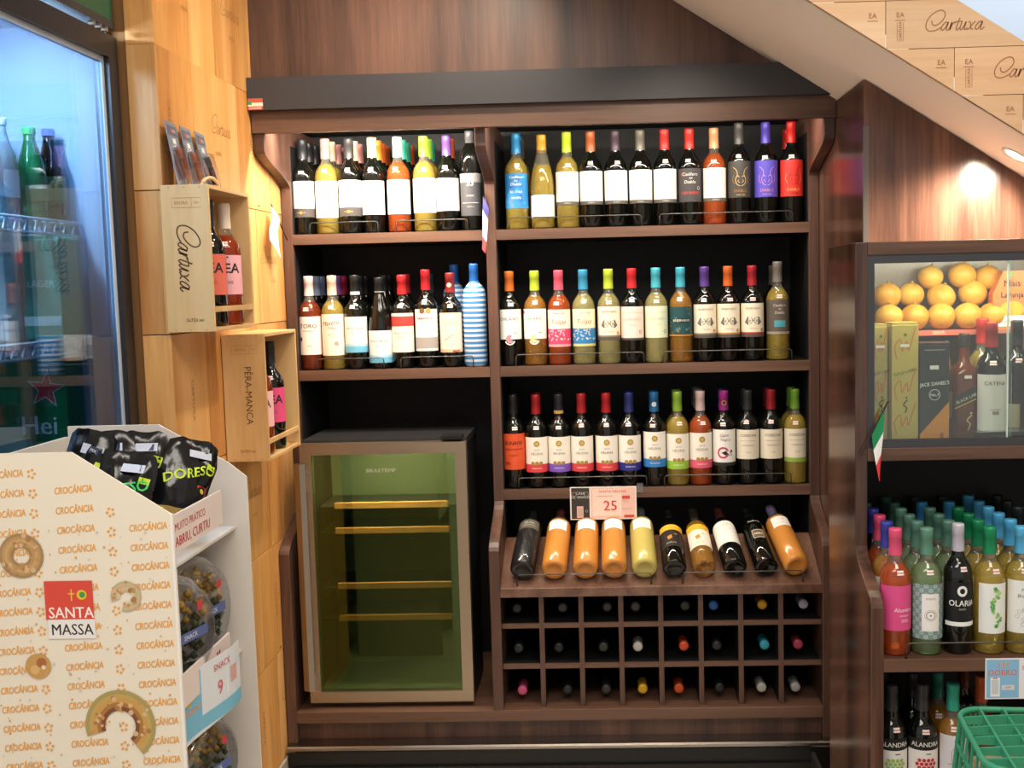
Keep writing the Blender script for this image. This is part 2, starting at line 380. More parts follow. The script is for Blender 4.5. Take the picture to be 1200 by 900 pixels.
# left wall clad with wine-case lids
wl = struct(bx('wall_left', -1.135, XL-.012, 2.575, 3.90, 0, 3.0, flat('#8a6238', .8)))
for jz, z0 in enumerate([-.217, .117, .451, .785, 1.119, 1.453, 1.787, 2.116, 2.45, 2.784]):
    z1 = z0+.333; z0c = max(z0, .115)
    if z1 < .2: continue
    cuts = [2.563, 2.965, 3.245, 3.53, 3.86] if jz % 2 else [2.563, 2.79, 3.12, 3.40, 3.86]
    for a, b in zip(cuts, cuts[1:]):
        d = random.uniform(0, .002); m = (a+b)/2
        p = MB().box(-.0055, .0055-d, a-m+.0007, b-m-.0007, .0007, z1-z0c-.0007).build('lid_board', pine_z, wl, bevel=.0008)
        p.parent = wl; p.location = (XL-.0055-wl.location.x, m-wl.location.y, z0c)
        pr = Print(); h = z1-z0c; r = random.random()
        if h > .3:
            if r < .55: cartuxa(pr, random.uniform(-.04, .04), h*.6, .05, faint_ink, 0, .03); pr.text('EVORA', 0, h*.38, .014, faint_ink)
            else: pr.text('CARTUXA', random.uniform(-.05, .05), h*.5, .022, faint_ink, rot=-90)
            if jz % 2 == 0: pr.disc(.02, .012, .014, brown_ink, 10, .0025)
        pr.build('engraving', planar((.0056-d, 0, 0), (0, -1, 0), (0, 0, 1)) if False else planar((.0056-d, 0, 0), (0, 1, 0), (0, 0, 1)), p)
    # boards on the narrow front of the wall
    p = MB().box(-.0335, .0335, -.005, .005, .0007, z1-z0c-.0007).build('end_board', pine_z, wl, bevel=.0008)
    p.location = (-1.0555+.002-wl.location.x, 2.569-wl.location.y, z0c)
bbl = struct(bx('baseboard_left', -1.03, XL+.006, 2.56, 3.30, 0, .113, flat('#b8aa98', .35)))

# ---------------------------------------------------------------- the wine shelf
XI0, XI1, D0, D1 = -.987, .632, -.376, -.344
YS, YB, YC, YF = 3.50, 3.85, 3.245, 3.30       # shelf front, back, canopy front, base front
shelf = thing('wine_shelf', 'dark walnut wall shelf with canopy, wire rails and cubby grid', 'shelf', ((-1.018+.664)/2, 3.6, 0))
def S(o):  # put a world-built mesh under the shelf
    o.parent = shelf; o.location = Vector(o.location)-Vector(shelf.location); return o
def scurve(ya, za, yb, zb, n=10):
    o = []
    for i in range(n+1):
        t = i/n; s = t*t*(3-2*t); o.append((ya+(yb-ya)*s, za+(zb-za)*t))
    return o
prof = [(YB, .02), (YF, .02)]+scurve(YF, .745, YS, .86)+scurve(YS, 1.865, YC+.004, 1.955)+[(YC+.004, 2.06), (YB, 2.06)]
S(MB().prism(prof, 'x', -1.0185, XI0).build('side_panel', walnut_v, bevel=.002))
S(MB().prism(prof, 'x', XI1, .6635).build('side_panel', walnut_v, bevel=.002))
S(MB().prism([(YB, .247)]+[(YF, .247)]+scurve(YF, .745, YS, .86)+scurve(YS, 1.865, YC+.03, 1.955)+[(YC+.03, 2.055), (YB, 2.055)], 'x', D0, D1).build('divider', walnut_v, bevel=.002))
S(bx('back_panel', -1.018, .6635, YB, YB+.02, .02, 2.1, black_board))
def lipped(name, x0, x1, y0, y1, z0, z1, lip=.012, m=None):
    cx, cy = (x0+x1)/2, (y0+y1)/2     # black board with a walnut front edge
    mb = MB().box(x0-cx, x1-cx, y0-cy, y0-cy+lip, 0, z1-z0); mb.mat(1).box(x0-cx, x1-cx, y0-cy+lip, y1-cy, .0002, z1-z0-.0002)
    o = mb.build(name, [m or walnut_h, black_board]); o.location = (cx, cy, z0); return S(o)
for xa, xb, za, zb in ((XI0, XI0+.002, .25, 2.0), (D0-.002, D0, .25, 2.0), (D1, D1+.002, .64, 2.0), (XI1-.002, XI1, .64, 2.0)):
    S(bx('black_liner', xa, xb, YS+.014, YB, za, zb, black_board))
for z in (1.723, 1.292):
    lipped('shelf_board', XI0, D0, YS, YB, z-.032, z)
for z in (1.723, 1.292, .896):
    lipped('shelf_board', D1, XI1, YS, YB, z-.032, z)
S(bx('top_board', -1.018, .6635, YC+.03, YB, 2.07, 2.09, black_board))
S(bx('canopy_fascia', -1.018, .6635, YC-.006, YC+.018, 2.004, 2.068, walnut_h, bevel=.001))
S(bx('canopy_underside', XI0, XI1, YC+.02, 3.40, 2.052, 2.068, walnut_h))
band = S(MB().prism([(-1.02, 2.066), (.655, 2.066), (.52, 2.158), (-1.02, 2.158)], 'y', 3.215, 3.262).build('canopy_band', flat('#333235', .5)))
for (xa, xb, pw) in ((XI0+.03, D0-.03, 10), (D1+.03, XI1-.03, 4.6)):
    S(bx('led_strip', xa, xb, 3.268, 3.280, 2.044, 2.050, flat('#fff6e6', .4, emit=4)))
    area('canopy_led', ((xa+xb)/2, 3.285, 2.040), ((xa+xb)/2, 3.50, 1.72), xb-xa, .012, pw, (1, .90, .77))
# slanted rack
a = R(25); y1, z1 = 3.53, .628+(3.53-YF)*math.tan(a)
S(MB().prism([(YF, .600), (YF, .628), (y1, z1), (y1, z1-.028)], 'x', D1, XI1).build('slanted_board', wood('walnut_rack', ('#4d3529', '#6b4d3e', '#846453'), 'y', 12, .05, .2), bevel=.0015))
for i in range(10):    # black cradle strip behind each bottle foot
    pass
# cubbies: uprights and levels
GX = [D1+(XI1-D1)*i/8 for i in range(9)]
for x in GX[1:-1]: lipped('cubby_upright', x-.0075, x+.0075, 3.325, YB, .247, .600, .008, walnut_v)
for z in (.503, .375):
    for i in range(8): lipped('cubby_level', GX[i]+(.0075 if i else 0), GX[i+1]-(.0075 if i < 7 else 0), 3.327, YB, z-.0075, z+.0075, .008)
S(bx('base_board', XI0, XI1, YF, YB, .212, .247, walnut_h, bevel=.0015))
S(bx('base_fascia', XI0, XI1, 3.33, 3.35, .02, .212, walnut_v))
br = S(MB().prism([(3.266, .138), (3.267, .145), (3.272, .150), (3.329, .152), (3.329, .132), (3.270, .132)], 'x', -1.012, .655).build('bumper_rail', flat('#a7a099', .2, 1.)))
for px in (582, 803):
    p = at(px, 869, 3.272); o = MB().lathe([(0, 0), (.004, 0), (.003, .003), (0, .004)], 10).build('screw', flat('#d8c98a', .3, .9), br, True)
    o.location = Vector((p.x, 3.273, .147))-Vector(shelf.location); o.rotation_euler = (R(75), 0, 0)
S(MB().prism([(3.275, .0), (3.275, .131), (3.33, .131), (3.33, .0)], 'x', -1.012, .655).build('plinth', flat('#161514', .4)))
o = S(MB().prism([(3.20, 0), (3.262, .06), (3.262, .085), (3.272, .085), (3.272, 0)], 'x', -1.0, .60).build('kick_plate', flat('#1d1b19', .35)))
struct(MB().prism([(2.57, 0), (2.57, .12), (3.262, .12), (3.262, 0)], 'x', .588, .600).build('baseboard_right', flat('#2a2624', .4)))
# sticker on the black band
pr = Print(); q = at(299, 122, 3.214)
pr.rect(-.022, .022, -.016, .016, '#b9503e').rect(-.022, .022, -.006, .004, '#e8d9c8').rect(-.022, -.010, -.002, .009, '#4a8a45').text('DANGER', 0, -.011, .009, '#f0e0d0')
pr.build('sticker', planar((q.x-shelf.location.x, 3.2148-shelf.location.y, q.z), (1, 0, 0), (0, 0, 1)), shelf)

# ---------------------------------------------------------------- the cabinet on the right
CX0, CX1, CXR = .602, .632, 1.30
cab = thing('display_cabinet', 'walnut cabinet at the right with glass showcase over bottle shelves', 'cabinet', ((CX0+CXR)/2, 2.85, 0))
def K(o): o.parent = cab; o.location = Vector(o.location)-Vector(cab.location); return o
YU, YL, YK = 2.72, 2.555, 3.045
prof = [(3.06, .0), (YL, .0)]+scurve(YL, .775, YU, .885)+[(YU, 1.632), (3.06, 1.632)]
K(MB().prism([p for p in [(YK, 0), (YL, 0)]+scurve(YL, .775, YU, .885)+[(YU, 1.632), (YK, 1.632)]], 'x', CX0, CX1).build('side_panel', walnut_s, bevel=.002))
K(MB().prism([(YK, 0), (YL, 0)]+scurve(YL, .775, YU, .885)+[(YU, 1.60), (YK, 1.60)], 'x', CXR, CXR+.02).build('side_panel', walnut_s))
K(bx('top_rail', CX1, CXR, YU, YK, 1.600, 1.632, walnut_h, bevel=.0015))
K(bx('bottom_rail', CX1, CXR, YU, YK+.0, 1.096, 1.128, walnut_h, bevel=.0015))
K(bx('back_panel', CX1, CXR, YK, YK+.015, .0, 1.60, black_board))
K(bx('shelf_board', CX1, CXR, YL, YK, .621, .652, walnut_h, bevel=.0015))
K(bx('shelf_board', CX1, CXR, YL, YK, .222, .252, walnut_h, bevel=.0015))
K(bx('plinth', CX1, CXR, YL+.03, YK, .0, .222, walnut_v))
fm = flat('#4a4b50', .4, .5)
fr = K(MB().box(CX1, CXR, YU+.004, YU+.022, 1.580, 1.600).box(CX1, CXR, YU+.004, YU+.022, 1.128, 1.148).box(CX1, CX1+.018, YU+.004, YU+.022, 1.148, 1.580).build('showcase_frame', fm))
K(bx('glass_pane', CX1+.018, .985, YU+.010, YU+.014, 1.148, 1.580, clear_pane))
K(bx('glass_pane', .975, CXR, YU+.016, YU+.020, 1.148, 1.580, clear_pane))
K(bx('pane_edge', .973, .976, YU+.009, YU+.0155, 1.148, 1.580, flat('#cfe4da', .15)))
K(bx('showcase_back', CX1, CXR, YK-.006, YK-.001, 1.13, 1.598, flat('#8d7f70', .25)))
K(bx('glass_shelf', .90, CXR, 2.752, 2.80, 1.158, 1.164, clear_pane))
K(bx('fruit_ledge', CX1+.004, 1.06, 2.90, YK-.007, 1.395, 1.405, flat('#b9705a', .5)))
# ---------------------------------------------------------------- bottles
RB = .0362
PROF = {
 'bordeaux': [(0,.010),(.60,.003),(.86,0),(1,.006),(1,.177),(.985,.187),(.93,.197),(.83,.205),(.68,.213),(.53,.220),(.43,.228),(.385,.237),(.385,.300),(0,.300)],
 'burgundy': [(0,.010),(.62,.003),(.88,0),(1.04,.007),(1.04,.135),(1.0,.155),(.90,.178),(.76,.202),(.60,.225),(.47,.243),(.40,.258),(.385,.268),(.385,.300),(0,.300)],
 'slim':     [(0,.010),(.6,.003),(.84,0),(.93,.008),(.95,.205),(.93,.222),(.84,.236),(.66,.248),(.46,.258),(.39,.268),(.38,.300),(0,.300)],
 'cylinder': [(0,.012),(.6,.004),(.90,0),(1.08,.010),(1.08,.200),(1.05,.214),(.95,.226),(.76,.236),(.54,.243),(.42,.250),(.40,.262),(.40,.300),(0,.300)],
}
def prof_r(kind, z, hs=1):
    P = PROF[kind]
    for (r0, z0), (r1, z1) in zip(P, P[1:]):
        if z0*hs <= z <= z1*hs and z1 > z0: return RB*(r0+(r1-r0)*(z-z0*hs)/((z1-z0)*hs))
    return RB
BODY = {}
def body_mesh(kind, wine, fill=.222):
    k = (kind, wine)
    if k not in BODY:
        P = PROF[kind]; mats = [1 if (z1 > fill and wine not in ('dark', 'texture', 'striped')) else 0 for (_, _), (_, z1) in zip(P, P[1:])]
        mb = MB().lathe([(r*RB, z) for r, z in P], 20, mats)
        BODY[k] = mb.mesh('bottle_glass', [stripe_mat if wine == 'striped' else GL[wine], GL['neck']], True)
    return BODY[k]
CAPM = {}
def cap_mesh(col, kind, short=False, ring=None):
    k = (col, kind, short, ring)
    if k not in CAPM:
        r = RB*.385+.0008; z0 = .238 if kind != 'burgundy' else .244
        if short: z0 = .252
        P = [(r*1.06, z0), (r*1.05, z0+.010), (r*1.0, .276), (r*1.035, .2765), (r*1.035, .296), (r*.98, .3008), (r*.55, .3012), (0, .3012)]
        mats = [1 if ring and j == 0 else 0 for j in range(len(P)-1)]
        CAPM[k] = MB().lathe(P, 18, mats).mesh('capsule', [flat(col, .38, .15), flat(ring or col, .4)], True)
    return CAPM[k]
def wrap_mapper(kind):
    return lambda u, v, l: (lambda r: ((r+l)*math.sin(u/RB), -(r+l)*math.cos(u/RB), v))(prof_r(kind, v))
def Lb(z0, z1, col, half=.050, rough=.55):
    return dict(z0=z0, z1=z1, col=col, half=half, pr=Print())
STICK = {}
def sticker_mesh(kind, z, du):
    k = (kind, z, du)
    if k not in STICK:
        pr = Print(); mp = wrap_mapper(kind)
        for i in range(3): pr.rect(du-.009, du+.009, z+i*.0035, z+(i+1)*.0035, '#f1ece6' if i != 1 else '#d98a86', 3)
        o = pr.build('price_sticker', mp, None, .0007); STICK[k] = o.data; bpy.data.objects.remove(o)
    return STICK[k]
def bottle(loc, wine, cap, label, group, kind='bordeaux', lab=None, sticker=True, rot=(0, 0, 0), hs=1., ws=1., ring=None, medal=None, short=False, name='wine_bottle', cat='wine bottle'):
    t = thing(name, label, cat, loc, rot, group)
    if hs != 1 or ws != 1: t.scale = (ws, ws, hs)
    b = link('glass_body', body_mesh(kind, wine), t)
    c = link('capsule', cap_mesh(cap, kind, short, ring), t)
    if medal:
        p = Print(); p.disc(0, .262, .0075, medal[0]).disc(0, .262, .0052, medal[1]); r = RB*.43
        p.build('medallion', lambda u, v, l: ((r+l)*math.sin(u/r), -(r+l)*math.cos(u/r), v), c, .0007)
    if lab:
        mp = wrap_mapper(kind); q = Print(); h = lab['half']; q.rect(-h, h, lab['z0'], lab['z1'], lab['col'], 14)
        if kind in ('burgundy', 'cylinder', 'slim') or lab['z1'] > .176:
            q = Print(); n = 10
            for i in range(n): q.rect(-h, h, lab['z0']+(lab['z1']-lab['z0'])*i/n, lab['z0']+(lab['z1']-lab['z0'])*(i+1)/n, lab['col'], 14)
            for it in range(len(q.items)): q.items[it] = (*q.items[it][:3], 0)
            q.n = 1
        lo = q.build('front_label', mp, t, .0004)
        lab['pr'].build('print', mp, lo, .0008)
    if sticker and kind == 'bordeaux':
        so = link('price_sticker', sticker_mesh(kind, round(random.choice((.190, .195)), 4), random.choice((-.006, 0, .005))), t)
    return t
def spread(xs, d=.0735):
    xs = list(xs)
    for _ in range(200):
        ok = True
        for i in range(len(xs)-1):
            g = xs[i+1]-xs[i]
            if g < d-1e-5: m = (d-g)/2; xs[i] -= m; xs[i+1] += m; ok = False
        if ok: break
    return xs
def BAND(l, z0, z1, col):
    n = 14; m = 4 if z1 > .17 else 1
    for i in range(m): l['pr'].rect(-l['half'], l['half'], z0+(z1-z0)*i/m, z0+(z1-z0)*(i+1)/m, col, n)
    return l
def rowof(items, z, pxy, group, shelfname, Y=3.552, step=.0765):
    """items: (px, wine, cap, short description, label or None, opts, [caps behind])"""
    xs = spread([at(i[0], pxy, Y).x for i in items])
    for x, (px, wine, cap, desc, lab, opt, backs) in zip(xs, items):
        opt = dict(opt); bw = opt.pop('bw', 'dark')
        bottle((x, Y, z), wine, cap, desc+' on the '+shelfname, group, lab=lab, rot=(0, 0, R(random.uniform(-4, 4))), **opt)
        for i, (bc, bname) in enumerate(backs):
            o = ['right behind', 'second behind', 'third behind'][i]
            short = opt.get('front') or desc.split(' with ')[1].split(' and ')[0].split(',')[0]
            bottle((x+random.uniform(-.002, .002), Y+step*(i+1), z), bw, bc, f'{bname}-capped bottle {o} the {short} bottle, {shelfname}', group+', behind', sticker=False,
                   kind=opt.get('kind', 'bordeaux') if opt.get('kind') != 'slim' else 'bordeaux')
def W(z0, z1, col='#f3efe6', **k): return Lb(z0, z1, col, **k)

# -- top shelf, left bay
def l_band(c='#4a4442', z0=.055):
    l = W(z0, .168); BAND(l, z0, z0+.028, c); l['pr'].disc(0, z0+.014, .005, '#b08a3c').rect(-.014, .014, z0+.013, z0+.015, '#b08a3c', 4); l['pr'].text('RESERVA', 0, .145, .007, '#9a9088'); return l
def l_plain(z0=.055, z1=.168, col='#f3efe6', t='ESTATE', ink='#b3aaa0', size=.010):
    l = W(z0, z1, col); l['pr'].text(t, 0, z0+(z1-z0)*.72, size, ink); l['pr'].rect(-.014, .014, z0+(z1-z0)*.55, z0+(z1-z0)*.555, ink, 4); return l
def l_33():
    l = W(.045, .172, '#4b4b4e', half=.045); BAND(l, .145, .172, '#8b8a89'); l['pr'].text('33', 0, .143, .024, '#f0f0ee', bold=.03); l['pr'].text('MALBEC', 0, .105, .007, '#c9c6c0'); l['pr'].rect(-.03, .03, .083, .0845, '#c9c6c0', 8); l['pr'].text('RESERVA', 0, .072, .006, '#a9a6a0'); return l
G1 = 'bottles on the top left shelf'
rowof([
 (358, 'dark', '#26272b', 'dark bottle with thin black capsule and grey-banded white label', l_band(), {}, [('#1d1d20', 'black'), ('#232428', 'charcoal')]),
 (385, 'white', '#c98f80', 'golden bottle with salmon pink capsule and white label', l_plain(.052, .168), {'bw': 'white'}, [('#d8c2a6', 'beige'), ('#b87f7a', 'dusty pink'), ('#8c5f5c', 'dull mauve')]),
 (412.5, 'dark', '#3a3a3a', 'dark bottle with grey capsule and grey-banded white label', l_band(), {}, [('#e6d3ba', 'cream'), ('#c48582', 'rose pink')]),
 (439.5, 'dark', '#f0d694', 'dark bottle with pale yellow capsule and white label', l_plain(.058, .164), {}, [('#d98a2c', 'amber'), ('#cf5f26', 'orange'), ('#b54e20', 'rust orange')]),
 (469, 'rose', '#cfe9df', 'rose bottle with pale mint capsule and white label', l_plain(.058, .165), {}, [('#3aa388', 'mint green'), ('#2c8a70', 'sea green'), ('#c0552a', 'burnt orange')]),
 (499.5, 'white', '#a8cf3a', 'pale gold bottle with lime green capsule and white label', l_plain(.060, .168), {'bw': 'white'}, [('#86b83a', 'leaf green'), ('#2f9a86', 'teal')]),
 (527, 'dark', '#6b4a8c', 'dark bottle with purple capsule and white label', l_plain(.064, .166), {}, [('#cc5a25', 'bright orange')]),
 (553, 'dark', '#5c5a5e', 'tall slim dark bottle with grey capsule and number 33 label', l_33(), {'kind': 'slim', 'hs': 1.04}, []),
], 1.723, 268, G1, 'top left shelf')
# -- top shelf, right bay
def l_cas(col='#efeae0', ink='#8f867c', band='#59544c', t1='Casillero', t2='del', t3='Diablo'):
    l = W(.072, .176, col); BAND(l, .072, .083, band); p = l['pr']
    p.text(t1, 0, .156, .014, ink, shear=.2); p.text(t2, 0, .145, .009, ink, shear=.2); p.text(t3, 0, .133, .014, ink, shear=.2); p.text('RESERVA', 0, .116, .006, ink); p.text('DIABLO', 0, .0775, .006, '#c9bfae'); return l
def l_blue():
    l = W(.066, .175, '#2f86c4'); p = l['pr']; random.seed(3)
    for i in range(16): p.disc(random.uniform(-.035, .035), random.uniform(.073, .165), random.uniform(.003, .007), random.choice(['#1f5fae', '#46a6d8', '#2a6fc0', '#5f7fd0']), 8)
    p.text('Casillero', 0, .163, .012, '#eef4fa', shear=.2); p.text('del', 0, .152, .009, '#eef4fa'); p.text('Diablo', 0, .141, .013, '#eef4fa', shear=.2); p.text('B.I. CHILE', 0, .117, .009, '#eef4fa'); p.text('WHITE', 0, .098, .010, '#eef4fa'); return l
def l_low():
    l = W(.036, .108, '#efe9dc'); l['pr'].text('Reserva', 0, .085, .013, '#8f867c', shear=.2); l['pr'].text('CHILE', 0, .068, .008, '#8f867c'); return l
def l_darkred():
    l = W(.072, .176, '#3d3a3a'); p = l['pr']; p.text('Casillero', 0, .158, .014, '#d8d2ca', shear=.2); p.text('C', -.026, .158, .014, '#d23a36'); p.text('del', .002, .146, .009, '#d8d2ca'); p.text('Diablo', 0, .134, .014, '#d8d2ca', shear=.2); p.text('RED BLEND', 0, .100, .011, '#d8302c', bold=.03); p.ring(.028, .115, .004, .005, '#d8d2ca'); return l
def l_devil(col, ink, ink2):
    l = W(.078, .200-.014, col); p = l['pr']; random.seed(5)
    for s in (-1, 1):
        p.stroke(catmull([(s*.002, .112), (s*.012, .118), (s*.016, .132), (s*.010, .146), (s*.014, .160), (s*.024, .168)], 4), .0016, ink)
        p.stroke(catmull([(s*.004, .138), (s*.009, .142), (s*.013, .139)], 4), .0018, ink); p.stroke(catmull([(s*.003, .122), (s*.008, .126), (s*.006, .131)], 4), .0014, ink)
        p.stroke(catmull([(s*.018, .118), (s*.026, .13), (s*.022, .144)], 4), .0012, ink2)
    p.text('DIABLO', 0, .098, .012, ink2); p.text('DARK RED', 0, .086, .006, ink); return l
G2 = 'bottles on the top right shelf'
rowof([
 (606.7, 'white', '#2f7fb4', 'golden bottle with blue capsule and bright blue label', l_blue(), {'bw': 'white'}, [('#27627f', 'steel blue'), ('#a06a3a', 'copper')]),
 (636.7, 'white', '#d59a35', 'sloping golden bottle with gold capsule and low white label', l_low(), {'kind': 'burgundy', 'bw': 'white', 'medal': None, 'hs': .98}, [('#2a6c8c', 'blue')]),
 (666, 'white', '#b2cf2c', 'golden bottle with lime capsule and cream label', l_cas(), {'bw': 'white'}, [('#8db32c', 'dull lime')]),
 (694, 'dark', '#a85a34', 'dark bottle with copper capsule and cream label', l_cas(), {}, []),
 (722.7, 'dark', '#4a3d46', 'dark bottle with plum grey capsule and cream label', l_cas(), {}, []),
 (751.7, 'dark', '#6a675c', 'dark bottle with olive grey capsule and cream label', l_cas(), {}, []),
 (780, 'dark', '#c2332c', 'dark bottle with red capsule and cream label', l_cas(), {}, []),
 (809, 'dark', '#c4342c', 'dark bottle with red capsule and charcoal label lettered red', l_darkred(), {}, []),
 (837.7, 'rose', '#cf9468', 'rose bottle with rose gold capsule and pinkish white label', l_cas('#f3e4da'), {}, []),
 (866.7, 'dark', '#4a4844', 'tall dark bottle with charcoal capsule and gold-drawn grey label', l_devil('#3b3833', '#c9a866', '#9a6a3a'), {'hs': 1.045}, []),
 (898, 'dark', '#4b3fa0', 'tall dark bottle with violet capsule and violet label', l_devil('#4f45ac', '#b98ad0', '#d87f5a'), {'hs': 1.045}, []),
 (927.7, 'dark', '#c9241f', 'tall dark bottle with red capsule and red label', l_devil('#cf2b22', '#5a1512', '#e8a25a'), {'hs': 1.045}, [('#a51d1a', 'crimson')]),
], 1.723, 263, G2, 'top right shelf')
# -- middle shelf, left bay
def l_toro():
    l = W(.050, .172, '#f0dfd2'); p = l['pr']; p.text('TORO', 0, .142, .020, '#33302e', bold=.035); p.text('CENTENARIO', 0, .126, .006, '#6b625c'); p.disc(-.026, .100, .005, '#4a4644', 10, .007); p.rect(-.004, .010, .078, .080, '#a59a90', 3); return l
def l_mastro():
    l = W(.046, .178, '#efe2cf'); p = l['pr']; p.text('Mastro', -.003, .150, .020, '#3a3632', shear=.35, rot=6); p.text('TURIS', .0, .134, .010, '#3a3632'); p.text('BRANCO', 0, .112, .006, '#8a8278')
    for i in range(7): p.disc(.014+.004*math.cos(i), .086+.003*math.sin(2*i)-i*.0006, .004, '#a79f96', 7)
    return l
def l_sea(z0=.054, z1=.168):
    l = W(z0, z1, '#ecebe6'); h = z1-z0; p = l['pr']; BAND(l, z0, z0+h*.17, '#6db4d2'); BAND(l, z0+h*.17, z0+h*.24, '#a9d3df'); p.text('BOCA NEGRA', 0, z0+h*.68, .009, '#6d6a66'); p.rect(-.02, .02, z0+h*.79, z0+h*.797, '#b9b4ac', 4); p.poly([(-.012, z0+h*.56), (-.002, z0+h*.48), (-.004, z0+h*.52)], '#c97a6a'); return l
def l_redtop():
    l = W(.052, .178, '#efe6d8'); BAND(l, .136, .168, '#d2453f'); p = l['pr']
    for i in range(5): p.stroke([(-.03+i*.013, .139), (-.02+i*.013, .165)], .0014, '#8a2420')
    p.text('VALDIVIESO', 0, .114, .010, '#9a9188'); p.text('MERLOT', 0, .100, .006, '#a8a096'); return l
def l_silver():
    l = W(.052, .180, '#efece8'); p = l['pr']; BAND(l, .060, .094, '#a9a29c'); p.disc(-.008, .175, .009, '#7d5a34').disc(.012, .175, .009, '#c2995a'); p.text('HERANCA', 0, .152, .011, '#4a4642', bold=.02); p.text('TINTO', 0, .122, .006, '#8f8880'); return l
def l_cream():
    l = W(.048, .174, '#eadfc9'); p = l['pr']; p.text('VIDARA', 0, .144, .013, '#c9bda6'); p.stroke(catmull([(-.016, .086), (-.004, .094), (.010, .104)], 4), .0025, '#b59a6c'); p.rect(-.04, .04, .050, .058, '#e3b98e', 10); p.rect(.01, .034, .049, .054, '#b83a3a', 4); return l
G3 = 'bottles on the middle left shelf'
rowof([
 (365.8, 'deeprose', '#e6cfc8', 'dark rose bottle with pinkish white capsule and cream label', l_toro(), {}, [('#8fa0bf', 'grey blue'), ('#7f90b4', 'slate blue')]),
 (392.8, 'white', '#e3cbb6', 'golden bottle with cream capsule and tall cream label', l_mastro(), {}, [('#7d4c96', 'purple'), ('#a81f45', 'crimson')]),
 (419.5, 'dark', '#1f2123', 'dark bottle with white-ringed black capsule and seaside label', l_sea(), {'ring': '#cfd8da'}, [('#1c1e20', 'black'), ('#191b1d', 'jet black')]),
 (448, 'dark', '#1e2022', 'sloping dark bottle with black capsule and low seaside label', l_sea(.020, .126), {'kind': 'burgundy', 'ring': '#b8c4c8', 'hs': .97}, [('#1b1d1f', 'black'), ('#17191b', 'jet black')]),
 (474, 'dark', '#bf2b30', 'dark bottle with red capsule and label banded red', l_redtop(), {'hs': .99}, [('#a82329', 'deep red')]),
 (502, 'dark', '#b4232c', 'tall dark bottle with red capsule and silver-banded white label', l_silver(), {'hs': 1.04}, [('#2b2d33', 'charcoal')]),
 (530.5, 'dark', '#8f2a2c', 'dark bottle with brick red capsule and cream label', l_cream(), {'medal': ('#d8cfa0', '#e6dcb4')}, []),
 (558.5, 'striped', '#2c6cc0', 'blue and white striped bottle with blue capsule', None, {'kind': 'cylinder', 'hs': 1.09, 'ws': .96, 'sticker': False}, []),
], 1.292, 431, G3, 'middle left shelf')
bx0 = at(535, 430, 3.63).x
bottle((bx0, 3.640, 1.292), 'striped', '#2a66b8', 'striped blue bottle half hidden behind the brick red capped bottle', G3+', behind', kind='cylinder', hs=1.09, ws=.96, sticker=False)
# -- middle shelf, right bay
def l_chil(fan):
    l = W(.085, .180, '#f1ece4'); p = l['pr']; p.text('CHILANO', -.003, .150, .014, '#3f3b3a'); p.rect(.012, .024, .104, .106, '#8a847c', 3); p.rect(-.045, -.036, .165, .176, '#c23a4c', 3)
    p.poly([(.0, .084)]+[(.0+.017*math.cos(R(x)), .084+.017*math.sin(R(x))) for x in range(200, 341, 14)], '#f1ece4'); p.poly([(.0, .084)]+[(.0+.013*math.cos(R(x)), .086+.013*math.sin(R(x))) for x in range(60, 331, 18)], fan); return l
def l_lace(ink, base='#f0e6d2', rim='#e8a09a'):
    l = W(.058, .176, base); p = l['pr']; BAND(l, .058, .066, rim); BAND(l, .066, .115, ink); random.seed(9)
    for i in range(40): p.ring(random.uniform(-.042, .042), random.uniform(.078, .112), .0015, .0026, '#f3ebe2', 6)
    p.text('VINHO DA', 0, .164, .008, ink); p.text('Tulipa', 0, .138, .020, '#9a8a80', shear=.3); return l
def l_hands(t='RESERVADO', foot='#8a7a6c', base='#efe4cc', lower='#c29a48'):
    l = W(.084, .182, base); p = l['pr']; p.text(t, 0, .166, .009, '#6a625a'); BAND(l, .076, .086, '#56504a'); BAND(l, .086, .091, foot)
    for s in (-1, 1):
        p.poly([(s*.028, .122), (s*.018, .140), (s*.004, .136), (0, .128), (s*.006, .118), (s*.018, .114)], '#6f6a62'); p.poly([(s*.022, .124), (s*.016, .132), (s*.007, .130), (s*.008, .122)], '#b4ab9c')
    p.text('CONCHA', 0, .103, .006, '#8a8278'); p.disc(.030, .098, .006, lower, 10); return l
def l_tint(base, ink):
    l = W(.080, .180, base); p = l['pr']; p.rect(-.036, .036, .160, .161, ink, 8); p.text('RESERVADO', 0, .140, .011, ink); p.text('SUAVE', 0, .122, .007, ink); p.ring(.028, .100, .004, .0055, '#6b625c'); BAND(l, .074, .081, '#4a4642') if base[1] == 'f' else None; return l
def l_teal():
    l = W(.088, .176, '#1f4a4e'); p = l['pr']; random.seed(4)
    for i in range(26): p.disc(random.uniform(-.040, .040), random.uniform(.092, .172), random.uniform(.002, .005), random.choice(['#3f8a8c', '#2f6a72', '#8a5a34', '#56a09a']), 7)
    p.rect(-.036, .036, .127, .139, '#16383c', 8); p.text('RESERVADO', 0, .133, .010, '#e8e2d4', bold=.03); BAND(l, .084, .088, '#c98a3a'); return l
def l_taupe():
    l = W(.090, .205-.020, '#5d544c'); p = l['pr']; p.text('Casillero', 0, .168, .012, '#d6cbb8', shear=.2); p.text('del', 0, .157, .008, '#d6cbb8'); p.text('Diablo', 0, .146, .012, '#d6cbb8', shear=.2); p.rect(-.018, .018, .102, .122, '#4fa0ae', 6); BAND(l, .080, .088, '#9a9184'); return l
G4 = 'bottles on the middle right shelf'
